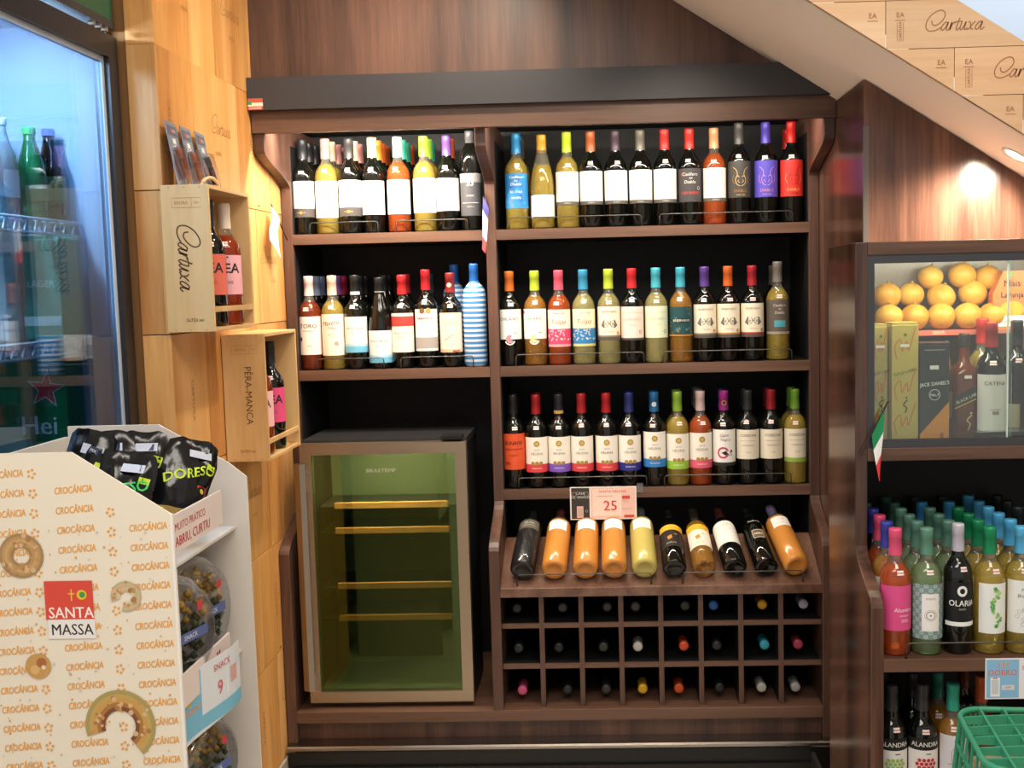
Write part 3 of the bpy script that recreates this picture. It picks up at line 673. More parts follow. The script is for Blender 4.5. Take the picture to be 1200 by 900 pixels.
rowof([
 (599.3, 'dark', '#cc6a2c', 'dark bottle with orange capsule and pink-fan white label', l_chil('#c98a94'), {}, []),
 (628.7, 'amber', '#b9d23c', 'golden bottle with lime capsule and yellow-fan white label', l_chil('#d8c890'), {}, []),
 (656.7, 'rose', '#df5a72', 'rose bottle with pink capsule and pink lace label', l_lace('#e0446c'), {}, []),
 (685.3, 'pale', '#3a93bd', 'pale bottle with blue capsule and blue lace label', l_lace('#2f7db4', '#f0e4c0', '#d8c878'), {}, []),
 (714.7, 'pale', '#b9d23c', 'pale bottle with lime capsule and handshake label', l_hands(), {}, []),
 (742, 'dark', '#c82b2f', 'dark bottle with red capsule and pinkish label', l_tint('#f2d9cb', '#e0a79a'), {}, []),
 (770, 'pale', '#4bb6c8', 'pale bottle with cyan capsule and pale green label', l_tint('#dfe6c8', '#a9c3a4'), {}, []),
 (798.7, 'amber', '#47b0c6', 'amber bottle with cyan capsule and dark teal label', l_teal(), {}, []),
 (826.7, 'dark', '#5b3f8c', 'dark bottle with purple capsule and handshake label', l_hands(), {}, []),
 (854, 'dark', '#d2632c', 'dark bottle with orange capsule and handshake label', l_hands(foot='#c98a4a'), {}, []),
 (882, 'dark', '#a32632', 'dark bottle with wine red capsule and red-footed handshake label', l_hands(foot='#b02a2e'), {}, []),
 (911.7, 'white', '#77736c', 'golden bottle with grey capsule and taupe label', l_taupe(), {'hs': 1.035}, [('#55534e', 'dark grey')]),
], 1.292, 427, G4, 'middle right shelf')
# -- lower shelf, right bay
def l_sun():
    l = W(.062, .178, '#d9542a'); p = l['pr']; p.text('SUNRISE', 0, .148, .016, '#3a1a12', bold=.03); p.rect(-.032, .032, .126, .130, '#b03a20', 8); p.text('CABERNET', 0, .108, .006, '#7a2a18'); p.rect(-.03, -.012, .078, .088, '#a83a20', 4); return l
def l_hel(band, dz=0):
    z0 = .058+dz; l = W(z0, z0+.113, '#efe9dc'); p = l['pr']; BAND(l, z0, z0+.026, band); p.disc(0, z0+.092, .0095, '#a5863f').disc(0, z0+.092, .006, '#c9ac62')
    p.text('SANTA', 0, z0+.072, .006, '#7a7268'); p.text('HELENA', 0, z0+.060, .011, '#7a7268'); p.text('RESERVADO', 0, z0+.013, .006, '#f0e8dc')
    for i in (-1, 0, 1): p.disc(i*.013, z0+.029, .0062, '#a5863f')
    return l
def l_cat():
    l = W(.070, .178, '#f0ede4'); p = l['pr']; BAND(l, .062, .073, '#2d2b2a'); p.text('Gato', -.002, .160, .014, '#4a4644', shear=.3, rot=6); p.text('Negro', .002, .146, .012, '#4a4644', shear=.3); p.ring(-.006, .104, .013, .0185, '#c2366e', 22, 20, 340)
    p.poly([(-.012, .104), (.002, .110), (.018, .106), (.024, .094), (.012, .096), (.0, .096)], '#222020'); p.disc(.021, .109, .004, '#222020', 8); return l
def l_cos(foot=None):
    l = W(.082, .176, '#e8dfc9'); p = l['pr']; p.text('COSECHA', 0, .158, .012, '#6a645a', bold=.02); p.rect(-.026, .026, .140, .1412, '#a09788', 6); p.text('TARAPACA', 0, .126, .008, '#8f8778'); p.text('CHILE', 0, .104, .006, '#a0988a')
    if foot: BAND(l, .070, .084, foot)
    return l
G5 = 'bottles on the lower right shelf'
rowof([
 (604, 'dark', '#1d1e20', 'dark bottle with black capsule and orange label', l_sun(), {}, [('#17181a', 'black')]),
 (631, 'dark', '#9e2327', 'dark bottle with red capsule, red-footed label, beside orange-labelled one', l_hel('#d8434a', -.006), {}, [('#6a1a20', 'dark red')]),
 (656, 'dark', '#2a2733', 'dark bottle with gold-ringed navy capsule and purple-footed label', l_hel('#7c56c4', -.006), {'ring': '#caa350'}, [('#221f2c', 'dark navy')]),
 (683, 'dark', '#a8242a', 'dark bottle with red capsule, red-footed label, beside purple-footed one', l_hel('#d8434a', -.006), {}, []),
 (712.7, 'dark', '#ac2128', 'dark bottle with red capsule, red-footed label, beside navy-footed one', l_hel('#d8434a', -.006), {}, []),
 (738, 'dark', '#2c3270', 'dark bottle with royal blue capsule and navy-footed medal label', l_hel('#2b2f86', -.006), {}, [('#1e2252', 'navy')]),
 (768, 'dark', '#27699c', 'dark bottle with sky blue capsule and blue-footed medal label', l_hel('#2f7cc4', .004), {'medal': ('#e4e8ea', '#b8c6cf')}, [('#1f3f66', 'dark blue')]),
 (795, 'white', '#8cb53c', 'golden bottle with lime capsule and lime-footed medal label', l_hel('#93c23f', -.004), {'bw': 'white'}, [('#6f9a34', 'green')]),
 (821.7, 'rose', '#d8bdb8', 'rose bottle with pale pink capsule and pink-footed medal label', l_hel('#e05c78', -.002), {}, [('#8d8486', 'grey'), ('#77706f', 'dark grey')]),
 (849, 'dark', '#9c2f86', 'dark bottle with magenta capsule and pink-ringed cat label', l_cat(), {'medal': ('#c9a24a', '#2a2622')}, [('#27306c', 'dark blue')]),
 (876.7, 'dark', '#2f3434', 'dark bottle with black capsule and beige label', l_cos(), {}, [('#232828', 'charcoal')]),
 (904, 'dark', '#9a1f2b', 'dark bottle with red capsule and beige label', l_cos(), {}, [('#5c1820', 'maroon')]),
 (932, 'white', '#6f9e35', 'golden bottle with green capsule and green-footed beige label', l_cos('#93ad4a'), {'bw': 'white'}, [('#5d8a30', 'dark green')]),
], .896, 569, G5, 'lower right shelf')

# -- slanted rack
def lay(px, lean, wine, cap, desc, lab, kind='bordeaux', hs=1., ws=1.):
    al = R(25); r = RB*(1.08 if kind == 'cylinder' else 1.0)*ws
    n = Vector((0, -math.sin(al), math.cos(al))); d = Vector((0, math.cos(al), math.sin(al)))
    p = Vector((0, YF, .628))+d*.034+n*(r+.001); p.x = at(px, 672, p.y).x
    t = bottle(p, wine, cap, desc, 'bottles lying in the slanted rack', kind=kind, lab=lab, sticker=False, hs=hs, ws=ws)
    t.rotation_mode = 'QUATERNION'
    from mathutils import Quaternion
    t.rotation_quaternion = Quaternion(n, R(-lean)) @ Quaternion((1, 0, 0), R(-65))
    return t
def l_neck():
    l = W(.158, .205, '#f4efe8', half=.028); l['pr'].text('ROSE', 0, .19, .008, '#d8a79a'); l['pr'].rect(-.018, .018, .172, .174, '#e6b9a8', 4); return l
def l_roo(base, top='#e3b32e'):
    l = W(.070, .150, base, half=.045); p = l['pr']; BAND(l, .150, .176, top)
    p.poly([(-.016, .118), (-.004, .124), (.010, .132), (.016, .128), (.008, .118), (-.002, .108), (-.012, .102)], '#d68a2c'); p.text('yellow', -.004, .088, .012, '#c9b98a'); return l
def l_big():
    l = W(.085, .196, '#f1efe2', half=.055); l['pr'].ring(0, .175, .006, .0085, '#c9c6b8'); l['pr'].text('RESERVA', 0, .150, .006, '#cfcabc'); return l
def l_small():
    l = W(.105, .145, '#c9b8a0', half=.018); l['pr'].rect(-.016, .016, .108, .142, '#6a5a48', 4).rect(-.013, .013, .122, .128, '#d8ccb8', 4); l['pr'].text('PORTO', 0, .19, .012, '#e0dcd2'); return l
def l_tex():
    l = W(.168, .212, '#5d584f', half=.034); p = l['pr']; p.text('Vinha', 0, .196, .014, '#b9b2a2', shear=.3); p.rect(-.02, .02, .182, .184, '#a49c8c', 5)
    for i in range(11):
        for j in range(14): p.disc(-.050+i*.010+(j % 2)*.005, .030+j*.0098, .0021, '#3c3c3e', 6)
    return l
lay(612, 4, 'texture', '#1f1f21', 'dark textured bottle lying at the left end of the slanted rack', l_tex(), 'cylinder', ws=.98)
lay(649, 3, 'peach', '#5a2a22', 'orange rose bottle with dark cap in slanted rack, beside textured one', l_neck(), 'cylinder')
lay(686, 1, 'peach', '#e3a889', 'pale orange rose bottle lying below the left of the price card', l_neck(), 'cylinder')
lay(720, 0, 'peach', '#d89a78', 'orange rose bottle lying below the right of the price card', l_neck(), 'cylinder')
lay(756, -1, 'lemon', '#55605a', 'pale yellow white wine bottle lying in the slanted rack', l_neck(), 'cylinder')
lay(791, -1, 'dark', '#141416', 'dark bottle with yellow band and orange animal, slanted rack', l_roo('#26211e'))
lay(826, -3, 'amber', '#2c241c', 'amber bottle with yellow band and white label, slanted rack', l_roo('#ece4d2'))
lay(862, -5, 'dark', '#3c1a18', 'dark bottle with large plain white label, slanted rack', l_big())
lay(899, -6, 'dark', '#101012', 'dark bottle with small beige label, slanted rack', l_small())
lay(934, -8, 'peach', '#7d7390', 'orange rose bottle with lilac cap at right end of slanted rack', l_neck(), 'cylinder')

# -- cubby grid: bottles lie with their caps towards us
CUB = [[(602,'#2a2a2c','black'),(658,'#3b3936','black'),(711,'#3b3936','black'),(745,'#45423a','olive'),(803,'#3f3a34','brown'),(838,'#2f64b4','blue'),(895,'#d19a26','golden yellow'),(941,'#b9b4c8','lilac white')],
       [(607,'#2c2c2e','black'),(650,'#222224','black'),(707,'#35332f','black'),(749,'#c9c4b8','white'),(802,'#d9522c','red orange'),(839,'#2e2e30','black'),(898,'#3aa9bb','turquoise'),(937,'#b9445c','raspberry')],
       [(611,'#d65a84','pink'),(664,'#26272a','black'),(712,'#34332f','black'),(753,'#d8a824','yellow'),(796,'#cf5420','orange'),(842,'#262729','black'),(893,'#c2beae','ivory'),(933,'#b8b8b2','pale grey')]]
names = ['top', 'middle', 'bottom']; ords = ['first', 'second', 'third', 'fourth', 'fifth', 'sixth', 'seventh', 'eighth']
for j, zf in enumerate((.5105, .3825, .2472)):
    for i, (px, col, cn) in enumerate(CUB[j]):
        x = at(px, 722+42*j, 3.37).x; x = min(max(x, GX[i]+.0075+RB+.001), GX[i+1]-.0075-RB-.001)
        bottle((x, 3.665, zf+RB+.0005), 'dark', col, f'{cn}-capped bottle lying in {names[j]} cubby row, {ords[i]} from left', 'bottles lying in the cubby grid', sticker=False, rot=(R(90), 0, R(random.uniform(-1, 1))))

# -- right cabinet, upper open shelf: columns of bottles several deep
def l_pink():
    l = W(.062, .170, '#e0508c'); p = l['pr']; p.text('Alumbro', .014, .112, .014, '#f6e6ec', shear=.1); p.text('ROSADO', .014, .098, .006, '#f6e6ec'); p.text('2020', .014, .086, .009, '#f6e6ec'); return l
def l_tile():
    l = W(.040, .172, '#8fa9a6', half=.046); p = l['pr']
    for i in range(9):
        for j in range(13): p.ring(-.042+i*.0105, .046+j*.0102, .0030, .0042, '#d9e2dc' if (i+j) % 2 else '#5f7f80', 8)
    p.rect(-.020, .020, .060, .150, '#f1ede8', 6); p.text('PORTA', 0, .138, .007, '#7a7672'); p.ring(0, .098, .009, .0105, '#5a5a58'); p.ring(0, .098, .013, .0138, '#8a8a88'); p.disc(0, .098, .002, '#3a3a38', 8); return l
def l_olaria():
    l = W(.068, .170, '#0f0f10', half=.045); p = l['pr']; p.ring(0, .150, .0065, .0125, '#f2f2ee', 22); p.text('OLARIA', 0, .122, .0195, '#f2f2ee', bold=.035, sx=1.0); p.text('SUAVE', 0, .108, .006, '#c9c9c4'); p.rect(-.045, .045, .068, .078, '#f2f2ee', 14); return l
def l_leaf():
    l = W(.052, .172, '#eef0ea', half=.038); p = l['pr']; random.seed(6)
    for i in range(26):
        t = i/25; p.disc(.010*math.sin(9*t)+random.uniform(-.006, .006), .070+t*.09, random.uniform(.003, .0055), random.choice(['#8fc26a', '#6aae5c', '#b2d68c', '#4f9a5c']), 8)
    return l
def l_vase():
    l = W(.052, .178, '#eceee8', half=.044); p = l['pr']; p.text('FINAS', .004, .156, .010, '#4a4a48', shear=.2); p.text('Branco', 0, .142, .012, '#4a4a48', shear=.3)
    for i in range(12): p.ring(random.uniform(-.022, .022), random.uniform(.07, .12), .004, .0048, '#9a9c98', 8)
    return l
GR = 'bottles on the right cabinet shelf'
cols = [
 (1053, [('rose','#e2557c','pink'),('amber','#3a3f9c','violet blue'),('rose','#d84a74','pink'),('dark','#343a96','violet blue'),('dark','#3f6a60','grey green'),('dark','#3f8fc4','sky blue')], 'rose bottle with pink capsule and pink label', l_pink(), {}),
 (1086, [('green','#5f917c','sage green')]+[('green','#547f6e','sage green')]*3+[('green','#3f6a5e','dark sage'), ('green','#355a52','dark sage')], 'pale green bottle with sage capsule and tile-patterned label', l_tile(), {}),
 (1122, [('dark','#c4bfcb','lilac white'),('green','#557f6e','sage green'),('green','#4d7666','sage green'),('green','#456e60','sage green'),('green','#3787be','sky blue'),('dark','#232628','black')], 'black bottle with lilac white capsule and ringed black label', l_olaria(), {'ws': .93, 'hs': 1.03, 'kind': 'bordeaux'}),
 (1157, [('white','#178a5a','green'),('white','#168254','green'),('white','#157a4e','green'),('white','#146f46','green'),('white','#3f90c6','sky blue'),('dark','#25282a','black')], 'pale gold bottle with green capsule and green leaf label', l_leaf(), {}),
 (1191, [('white','#58b2df','sky blue')]+[('white','#4fa8d8','sky blue')]*5, 'pale gold bottle with sky blue capsule and grey-drawn white label', l_vase(), {}),
]
YR = 2.612
def nth(i): return ['second', 'third', 'fourth', 'fifth', 'sixth'][i-1]
xs = spread([at(c[0], 770, YR).x for c in cols], .074)
for x, (px, stack, desc, lab, opt) in zip(xs, cols):
    for i, (wine, cap, cn) in enumerate(stack):
        if i == 0: bottle((x, YR, .652), wine, cap, desc+', right cabinet shelf', GR, lab=lab, rot=(0, 0, R(random.uniform(-3, 3))), **opt)
        else:
            front = desc.split(' with ')[1].split(' and ')[1]
            bottle((x+random.uniform(-.002, .002), YR+.0765*i, .652), wine, cap, f'{cn} capped bottle, {nth(i)} deep behind the {front} bottle', GR+', behind', sticker=False, lab=W(.06, .17, '#e8e6de') if i < 3 and wine != 'rose' else None)
x6 = xs[-1]+.0755
for i in range(5):
    bottle((x6, YR+.0765*(i+1), .652), 'dark', '#202427', f'black capped bottle {["nearest", "second", "third", "fourth", "farthest"][i]} in the column at the shelf right edge', GR+', behind', sticker=False)
# -- right cabinet, lowest shelf
def l_alan(ink):
    l = W(.055, .178, '#efece8', half=.048); p = l['pr']; BAND(l, .152, .180, '#1a1918'); p.text('ALANDRA', 0, .166, .0155, '#f0eeea', bold=.03); p.rect(.0, .012, .142, .1445, '#5a5652', 3)
    for r, n in ((.128, 4), (.119, 5), (.110, 4), (.101, 3), (.092, 2)):
        for i in range(n): p.disc((i-(n-1)/2)*.0105, r, .0046, ink, 10)
    return l
def l_door():
    l = W(.040, .186, '#dcdbe2', half=.045); p = l['pr']; p.ring(0, .145, .012, .0132, '#8a8a90', 14, 0, 180); p.rect(-.0132, -.012, .118, .145, '#8a8a90').rect(.012, .0132, .118, .145, '#8a8a90').rect(-.022, .022, .1165, .118, '#8a8a90', 4).ring(0, .145, .006, .007, '#a0a0a6', 12, 0, 180); return l
YA = 2.640
xs = spread([at(1047, 850, YA).x, at(1080, 850, YA).x, at(1115, 850, YA).x], .074)
bottle((xs[0], YA, .252), 'dark', '#343436', 'dark bottle with charcoal capsule and green dotted label, lowest right shelf', 'bottles on the lowest right shelf', lab=l_alan('#9ac25e'), hs=1.03)
bottle((xs[1], YA, .252), 'dark', '#38383a', 'dark bottle with charcoal capsule and red dotted label, lowest right shelf', 'bottles on the lowest right shelf', lab=l_alan('#c9303a'), hs=1.03)
bottle((xs[2], YA, .252), 'amber', '#2fa58c', 'golden bottle with teal capsule and archway label, lowest right shelf', 'bottles on the lowest right shelf', lab=l_door(), hs=1.03)
bottle((xs[2]+.085, YA+.05, .252), 'deeprose', '#b5552c', 'orange capped bottle behind the green basket, lowest right shelf', 'bottles on the lowest right shelf', hs=1.03, sticker=False)
for i, (x, w_, c, cn) in enumerate([(xs[0], 'dark', '#202022', 'charcoal capped bottle behind the green dotted label bottle'), (xs[1], 'dark', '#202022', 'charcoal capped bottle behind the red dotted label bottle'), (xs[2]-.012, 'amber', '#1d6b58', 'dark teal capped golden bottle behind the archway label bottle'), (xs[2]+.072, 'dark', '#5a3020', 'brown capped bottle deep behind the green basket')]):
    bottle((x, YA+.085+(.06 if i == 3 else 0), .252), w_, c, cn+', lowest shelf', 'bottles on the lowest right shelf', hs=1.03, sticker=(i == 2))

# ---------------------------------------------------------------- wire rails on the shelves
def rail(x0, x1, y, z, label, group, h=.036):
    cx = (x0+x1)/2; t = thing('bottle_rail', label, 'rail', (cx, y, z), (0, 0, 0), group); a = (x1-x0)/2
    MB().tube([(-a, 0, .001), (-a, 0, h-.007), (-a+.003, 0, h-.002), (-a+.009, 0, h), (a-.009, 0, h), (a-.003, 0, h-.002), (a, 0, h-.007), (a, 0, .001)], .0018, 6).build('wire', flat('#5c5a58', .3, .8), t, True)
    for s in (-1, 1):
        f = MB().lathe([(0, 0), (.004, 0), (.004, .001), (0, .0015)], 8).build('foot', wire_black, t); f.location = (s*a, 0, 0)
for z, py, L_ in ((1.723, 266, [(363, 443, 'left half of the top left shelf'), (464, 548, 'right half of the top left shelf'), (597, 752, 'left half of the top right shelf'), (773, 929, 'right half of the top right shelf')]),
                  (1.292, 430, [(372, 450, 'left half of the middle left shelf'), (470, 555, 'right half of the middle left shelf'), (605, 755, 'left half of the middle right shelf'), (777, 928, 'right half of the middle right shelf')]),
                  (.896, 570, [(608, 758, 'left half of the lower right shelf'), (779, 927, 'right half of the lower right shelf')])):
    for a_, b_, d in L_: rail(at(a_, py, 3.508).x, at(b_, py, 3.508).x, 3.508, z, 'thin wire rail along the '+d, 'wire bottle rails')
for a_, b_, d in ((606, 763, 'left'), (800, 941, 'right')):
    x_0, x_1 = at(a_, 676, 3.312).x, at(b_, 676, 3.312).x
    rail(x_0, x_1, 3.312, .628+.012*math.tan(R(25)), f'black wire rail holding the {d} half of the slanted rack', 'wire bottle rails', .034)
rail(at(1062, 770, 2.563).x, 1.25, 2.563, .652, 'wire rail along the right cabinet bottle shelf', 'wire bottle rails')
# ---------------------------------------------------------------- wine cooler in the left niche
cool = thing('wine_cooler', 'wine cooler with steel-framed green glass door in the left niche', 'wine cooler', (-.696, 3.335, .2475))
cx0, cx1, cz0, cz1 = -.255, .256, .016, .831       # local frame edges
bl = flat('#141415', .45); lin = flat('#59614f', .5)  # olive liner colour stands in for the door glass's reflections
for (n, b) in (('body_side', (cx0+.004, cx0+.024, .035, .30, cz0, cz1)), ('body_side', (cx1-.024, cx1-.004, .035, .30, cz0, cz1)), ('body_back', (cx0+.024, cx1-.024, .285, .30, cz0, cz1)), ('body_floor', (cx0+.024, cx1-.024, .035, .285, cz0, cz0+.03))):
    bx(n, *b, bl if n == 'body_side' else lin, cool)
bx('top_panel', cx0+.002, cx1-.002, .035, .305, cz1-.012, cz1+.008, flat('#2b2b2c', .35), cool)
hg = bx('hinge', cx1-.075, cx1-.01, -.004, .05, cz1+.0085, cz1+.018, bl, cool)
for fx in (cx0+.05, cx1-.05):
    for fy in (.07, .26): 
        f = MB().lathe([(0, 0), (.016, 0), (.014, .016), (0, .016)], 12).build('foot', bl, cool); f.location = (fx, fy, 0)
door = MB()
fw = .034
for poly in ([(cx0, cz0), (cx1, cz0), (cx1-fw, cz0+fw), (cx0+fw, cz0+fw)], [(cx0, cz1), (cx0+fw, cz1-fw), (cx1-fw, cz1-fw), (cx1, cz1)], [(cx0, cz0), (cx0+fw, cz0+fw), (cx0+fw, cz1-fw), (cx0, cz1)], [(cx1, cz0), (cx1, cz1), (cx1-fw, cz1-fw), (cx1-fw, cz0+fw)]):
    door.prism(poly, 'y', 0, .032)
dr = door.build('door_frame', steel, cool)
bx('door_glass', cx0+fw, cx1-fw, .012, .020, cz0+fw, cz1-fw, cooler_pane, dr)
MB().prism([(-.022, .0), (-.022, -.016), (-.004, -.022), (.012, -.016), (.012, .0)], 'z', .045, .757).build('door_handle', flat('#9b8f82', .3, 1.), dr).location = (cx0+.008, 0, cz0)
for hz in (.07, .70): bx('handle_bracket', cx0+.012, cx0+.027, -.014, .0, cz0+hz-.03, cz0+hz+.03, chrome, dr)
pr = Print().text('BRASTEMP', -.008, .745, .016, '#b9b6a8', bold=.02, sx=1.25); pr.build('door_lettering', planar((0, .0115, 0), (1, 0, 0), (0, 0, 1)), dr)
for z in (.628, .548, .371, .268):
    b = bx('wire_shelf', cx0+.03, cx1-.03, .085, .275, z-.012, z-.008, flat('#3a3a38', .4, .5), cool)
    s_ = bx('wood_front', -.172, .186, -.110, -.098, .0, .018, slat_wood, b); 
l = bpy.data.lights.new('cooler_lamp', 'AREA'); l.size = .3; l.size_y = .03; l.shape = 'RECTANGLE'; l.energy = 6; l.color = (1, .93, .85)
o = bpy.data.objects.new('cooler_lamp', l); COL.objects.link(o); o.location = (-.696, 3.369, 1.050); o.rotation_euler = (R(22), 0, 0)

# ---------------------------------------------------------------- drinks fridge on the left
FX, FY0, FY1 = -1.10, 1.86, 2.548
fr = thing('drinks_fridge', 'tall black glass-door drinks fridge at the left edge', 'fridge', (-1.42, 2.2, 0))
def Fp(o): o.parent = fr; o.location = Vector(o.location)-Vector(fr.location); return o
blk = flat('#222226', .4); inner = flat('#c6d2dc', .5)
Fp(bx('body_side', -1.75, FX-.04, FY1-.03, FY1, .0, 2.45, flat('#9fb0c2', .5)))
Fp(bx('body_side', -1.75, FX-.04, FY0, FY0+.03, .0, 2.45, blk))
Fp(bx('body_back', -1.79, -1.75, FY0, FY1, .0, 2.45, inner))
Fp(bx('body_floor', -1.75, FX-.04, FY0+.03, FY1-.03, .0, .22, blk))
Fp(bx('body_top', -1.75, FX-.04, FY0+.03, FY1-.03, 2.15, 2.45, inner))
hd = Fp(bx('header_sign', FX-.04, FX-.006, FY0, FY1, 2.165, 2.45, flat('#2c5a40', .4)))
Fp(bx('header_strip', FX-.04, FX-.003, FY0, FY1, 2.146, 2.164, flat('#3a3a3d', .4)))
dm = MB()
dm.box(FX-.036, FX, FY0, FY1, 2.078, 2.128).box(FX-.036, FX, FY0, FY1, .20, .30).box(FX-.036, FX, FY1-.046, FY1, .30, 2.078).box(FX-.036, FX, FY0, FY0+.046, .30, 2.078)
fd = dm.build('door_frame', flat('#28282c', .35)); Fp(fd)
gk = MB(); gk.box(FX-.022, FX-.012, FY0+.046, FY1-.046, 2.066, 2.078).box(FX-.022, FX-.012, FY1-.060, FY1-.046, .30, 2.066)
bo = gk.build('door_gasket', flat('#bcc6d2', .35), fd)
bx('door_glass', FX-.020, FX-.014, FY0+.046, FY1-.060, .30, 2.066, fridge_pane, fd)
hgm = MB(); 
for i in range(3): hgm.tube([(FX-.01, FY1-.11+i*.03, 2.137), (FX+.002, FY1-.11+i*.03, 2.137)], .006, 8)
hgm.build('door_hinge', chrome, fr).location = -Vector(fr.location)
def wire_shelf(z):
    m = MB(); xa, xb, ya, yb = -1.74, -1.195, FY0+.035, FY1-.035
    for zz in (z, z-.03): m.tube([(xb, ya, zz), (xb, yb, zz)], .0035)
    n = 30
    pts = [(xb, ya+(yb-ya)*i/n, z if i % 2 else z-.03) for i in range(n+1)]; m.tube(pts, .0026, 5)
    for i in range(19): m.tube([(xa, ya+(yb-ya)*i/18, z-.004), (xb, ya+(yb-ya)*i/18, z-.004)], .002, 4)
    for xx in (xa+.02, -1.45): m.tube([(xx, ya, z-.009), (xx, yb, z-.009)], .003, 5)
    o = m.build('wire_shelf', wire_white, fr, True); o.location = -Vector(fr.location)
ZA, ZB, ZC = 1.712, 1.452, 1.115
for z in (ZA, ZB, ZC): wire_shelf(z)
l = bpy.data.lights.new('fridge_lamp', 'AREA'); l.shape = 'RECTANGLE'; l.size = .5; l.size_y = .05; l.energy = 34; l.color = (.68, .84, 1)
o = bpy.data.objects.new('fridge_lamp', l); COL.objects.link(o); o.location = (-1.30, 2.2, 2.13); o.rotation_euler = (0, R(-15), R(90))
# what stands in the fridge
def soda(loc, gm, cap, label, h=.20, r=.030, name='drink_bottle', lab=None):
    t = thing(name, label, 'bottle', loc, (0, 0, 0), 'drinks in the fridge'); k = h/.2
    MB().lathe([(0, .006), (r*.7, 0), (r, .006), (r, .10*k), (r*.93, .12*k), (r*.6, .15*k), (r*.42, .17*k), (r*.40, .19*k), (0, .19*k)], 16).build('glass_body', gm, t, True)
    c = MB().lathe([(r*.46, .0), (r*.48, .012), (r*.4, .016), (0, .016)], 12).build('cap', flat(cap, .4), t, True); c.location = (0, 0, .184*k)
    if lab: MB().lathe([(r+.0006, .04*k), (r+.0006, .095*k)], 16).build('label_band', flat(lab, .5), t, True)
gw, gb = GL['water'], GL['beer']
FD = [(-1.26, 2.26, gw, '#7fb0c8', 'clear bottle with pale blue cap nearest in the fridge top rack', .20), (-1.27, 2.34, gw, '#cfd8dc', 'clear bottle with white cap in the fridge top rack', .21), (-1.25, 2.42, gb, '#3fae5a', 'green bottle with bright green cap in the fridge top rack', .20),
      (-1.34, 2.38, gb, '#2f9a4a', 'green bottle with dark green cap in the fridge top rack', .20), (-1.34, 2.46, gw, '#8fa8c0', 'clear bottle with grey cap at back of the fridge top rack', .20), (-1.24, 2.485, GL['dark'], '#5f6f9f', 'dark slim bottle with blue cap by the fridge side wall', .205)]
for x, y, m_, c_, lb, h in FD: soda((x, y, ZA+.004), m_, c_, lb, h, .030, lab='#dfe6e6' if m_ is gw else '#1d6b3a')
def carton(loc, sx, sy, h, col, label, prints=None, name='drink_pack', rotz=0):
    t = thing(name, label, 'pack', loc, (0, 0, rotz), 'drinks in the fridge')
    MB().box(-sx/2, sx/2, -sy/2, sy/2, 0, h).build('carton', flat(col, .35), t, bevel=.003)
    MB().prism([(-sx/2, h), (sx/2, h), (sx/2-.004, h+.008), (-sx/2+.004, h+.008)], 'y', -sy/2+.004, sy/2-.004).build('carton_lid', flat(col, .4), t)
    if prints: prints.build('print', planar((0, -sy/2, 0), (1, 0, 0), (0, 0, 1)), t, .0006)
p = Print().poly([(-.04, .09), (-.01, .215), (.02, .215), (.028, .16), (.0, .09)], '#d6304a').rect(-.045, -.012, .05, .10, '#5f4fb0').rect(-.04, .0, .12, .16, '#e6e2dc').text('25', -.01, .17, .03, '#f4f0ea')
carton((-1.315, 2.37, ZB+.004), .10, .12, .225, '#cfd6d2', 'white drink pack with red and violet print on fridge middle rack', p)
p = Print().rect(-.04, .04, .03, .05, '#cfe6da').text('LAGER', 0, .12, .02, '#d9efe6')
carton((-1.215, 2.41, ZB+.004), .085, .10, .215, '#2f9a86', 'teal drink pack on the fridge middle rack', p)
carton((-1.255, 2.485, ZB+.004), .10, .04, .18, '#3aa890', 'pale teal drink pack against the fridge side wall', Print().rect(-.04, .04, .05, .06, '#d5e8e2'))
def star(pr, u, v, r, col): pr.poly([(u+(r if i % 2 == 0 else r*.4)*math.sin(math.pi*i/5+.12), v+(r if i % 2 == 0 else r*.4)*math.cos(math.pi*i/5+.12)) for i in range(10)], col)
pc = Vector((-1.290, 2.47, ZC+.004)); sp = at(54, 456, 2.43); tp = at(46, 498, 2.43)
p = Print(); p.rect(-.07, -.03, .19, .225, '#3f9a5c'); star(p, sp.x-pc.x, sp.z-pc.z, .046, '#e8efe8'); star(p, sp.x-pc.x, sp.z-pc.z, .040, '#d8303c'); p.text('Hei', tp.x-pc.x, tp.z-pc.z, .060, '#eef2ec', bold=.03)
carton(pc, .165, .08, .285, '#1f7a48', 'green beer multipack with a red star on fridge lower rack', p)
p = Print()
for i in range(4): p.rect(-.035, .035, .03+i*.02, .04+i*.02, '#4a8ad0')
carton((-1.165, 2.47, ZB-.12), .01, .01, .01, '#dfe6ee', 'x', None) if False else None

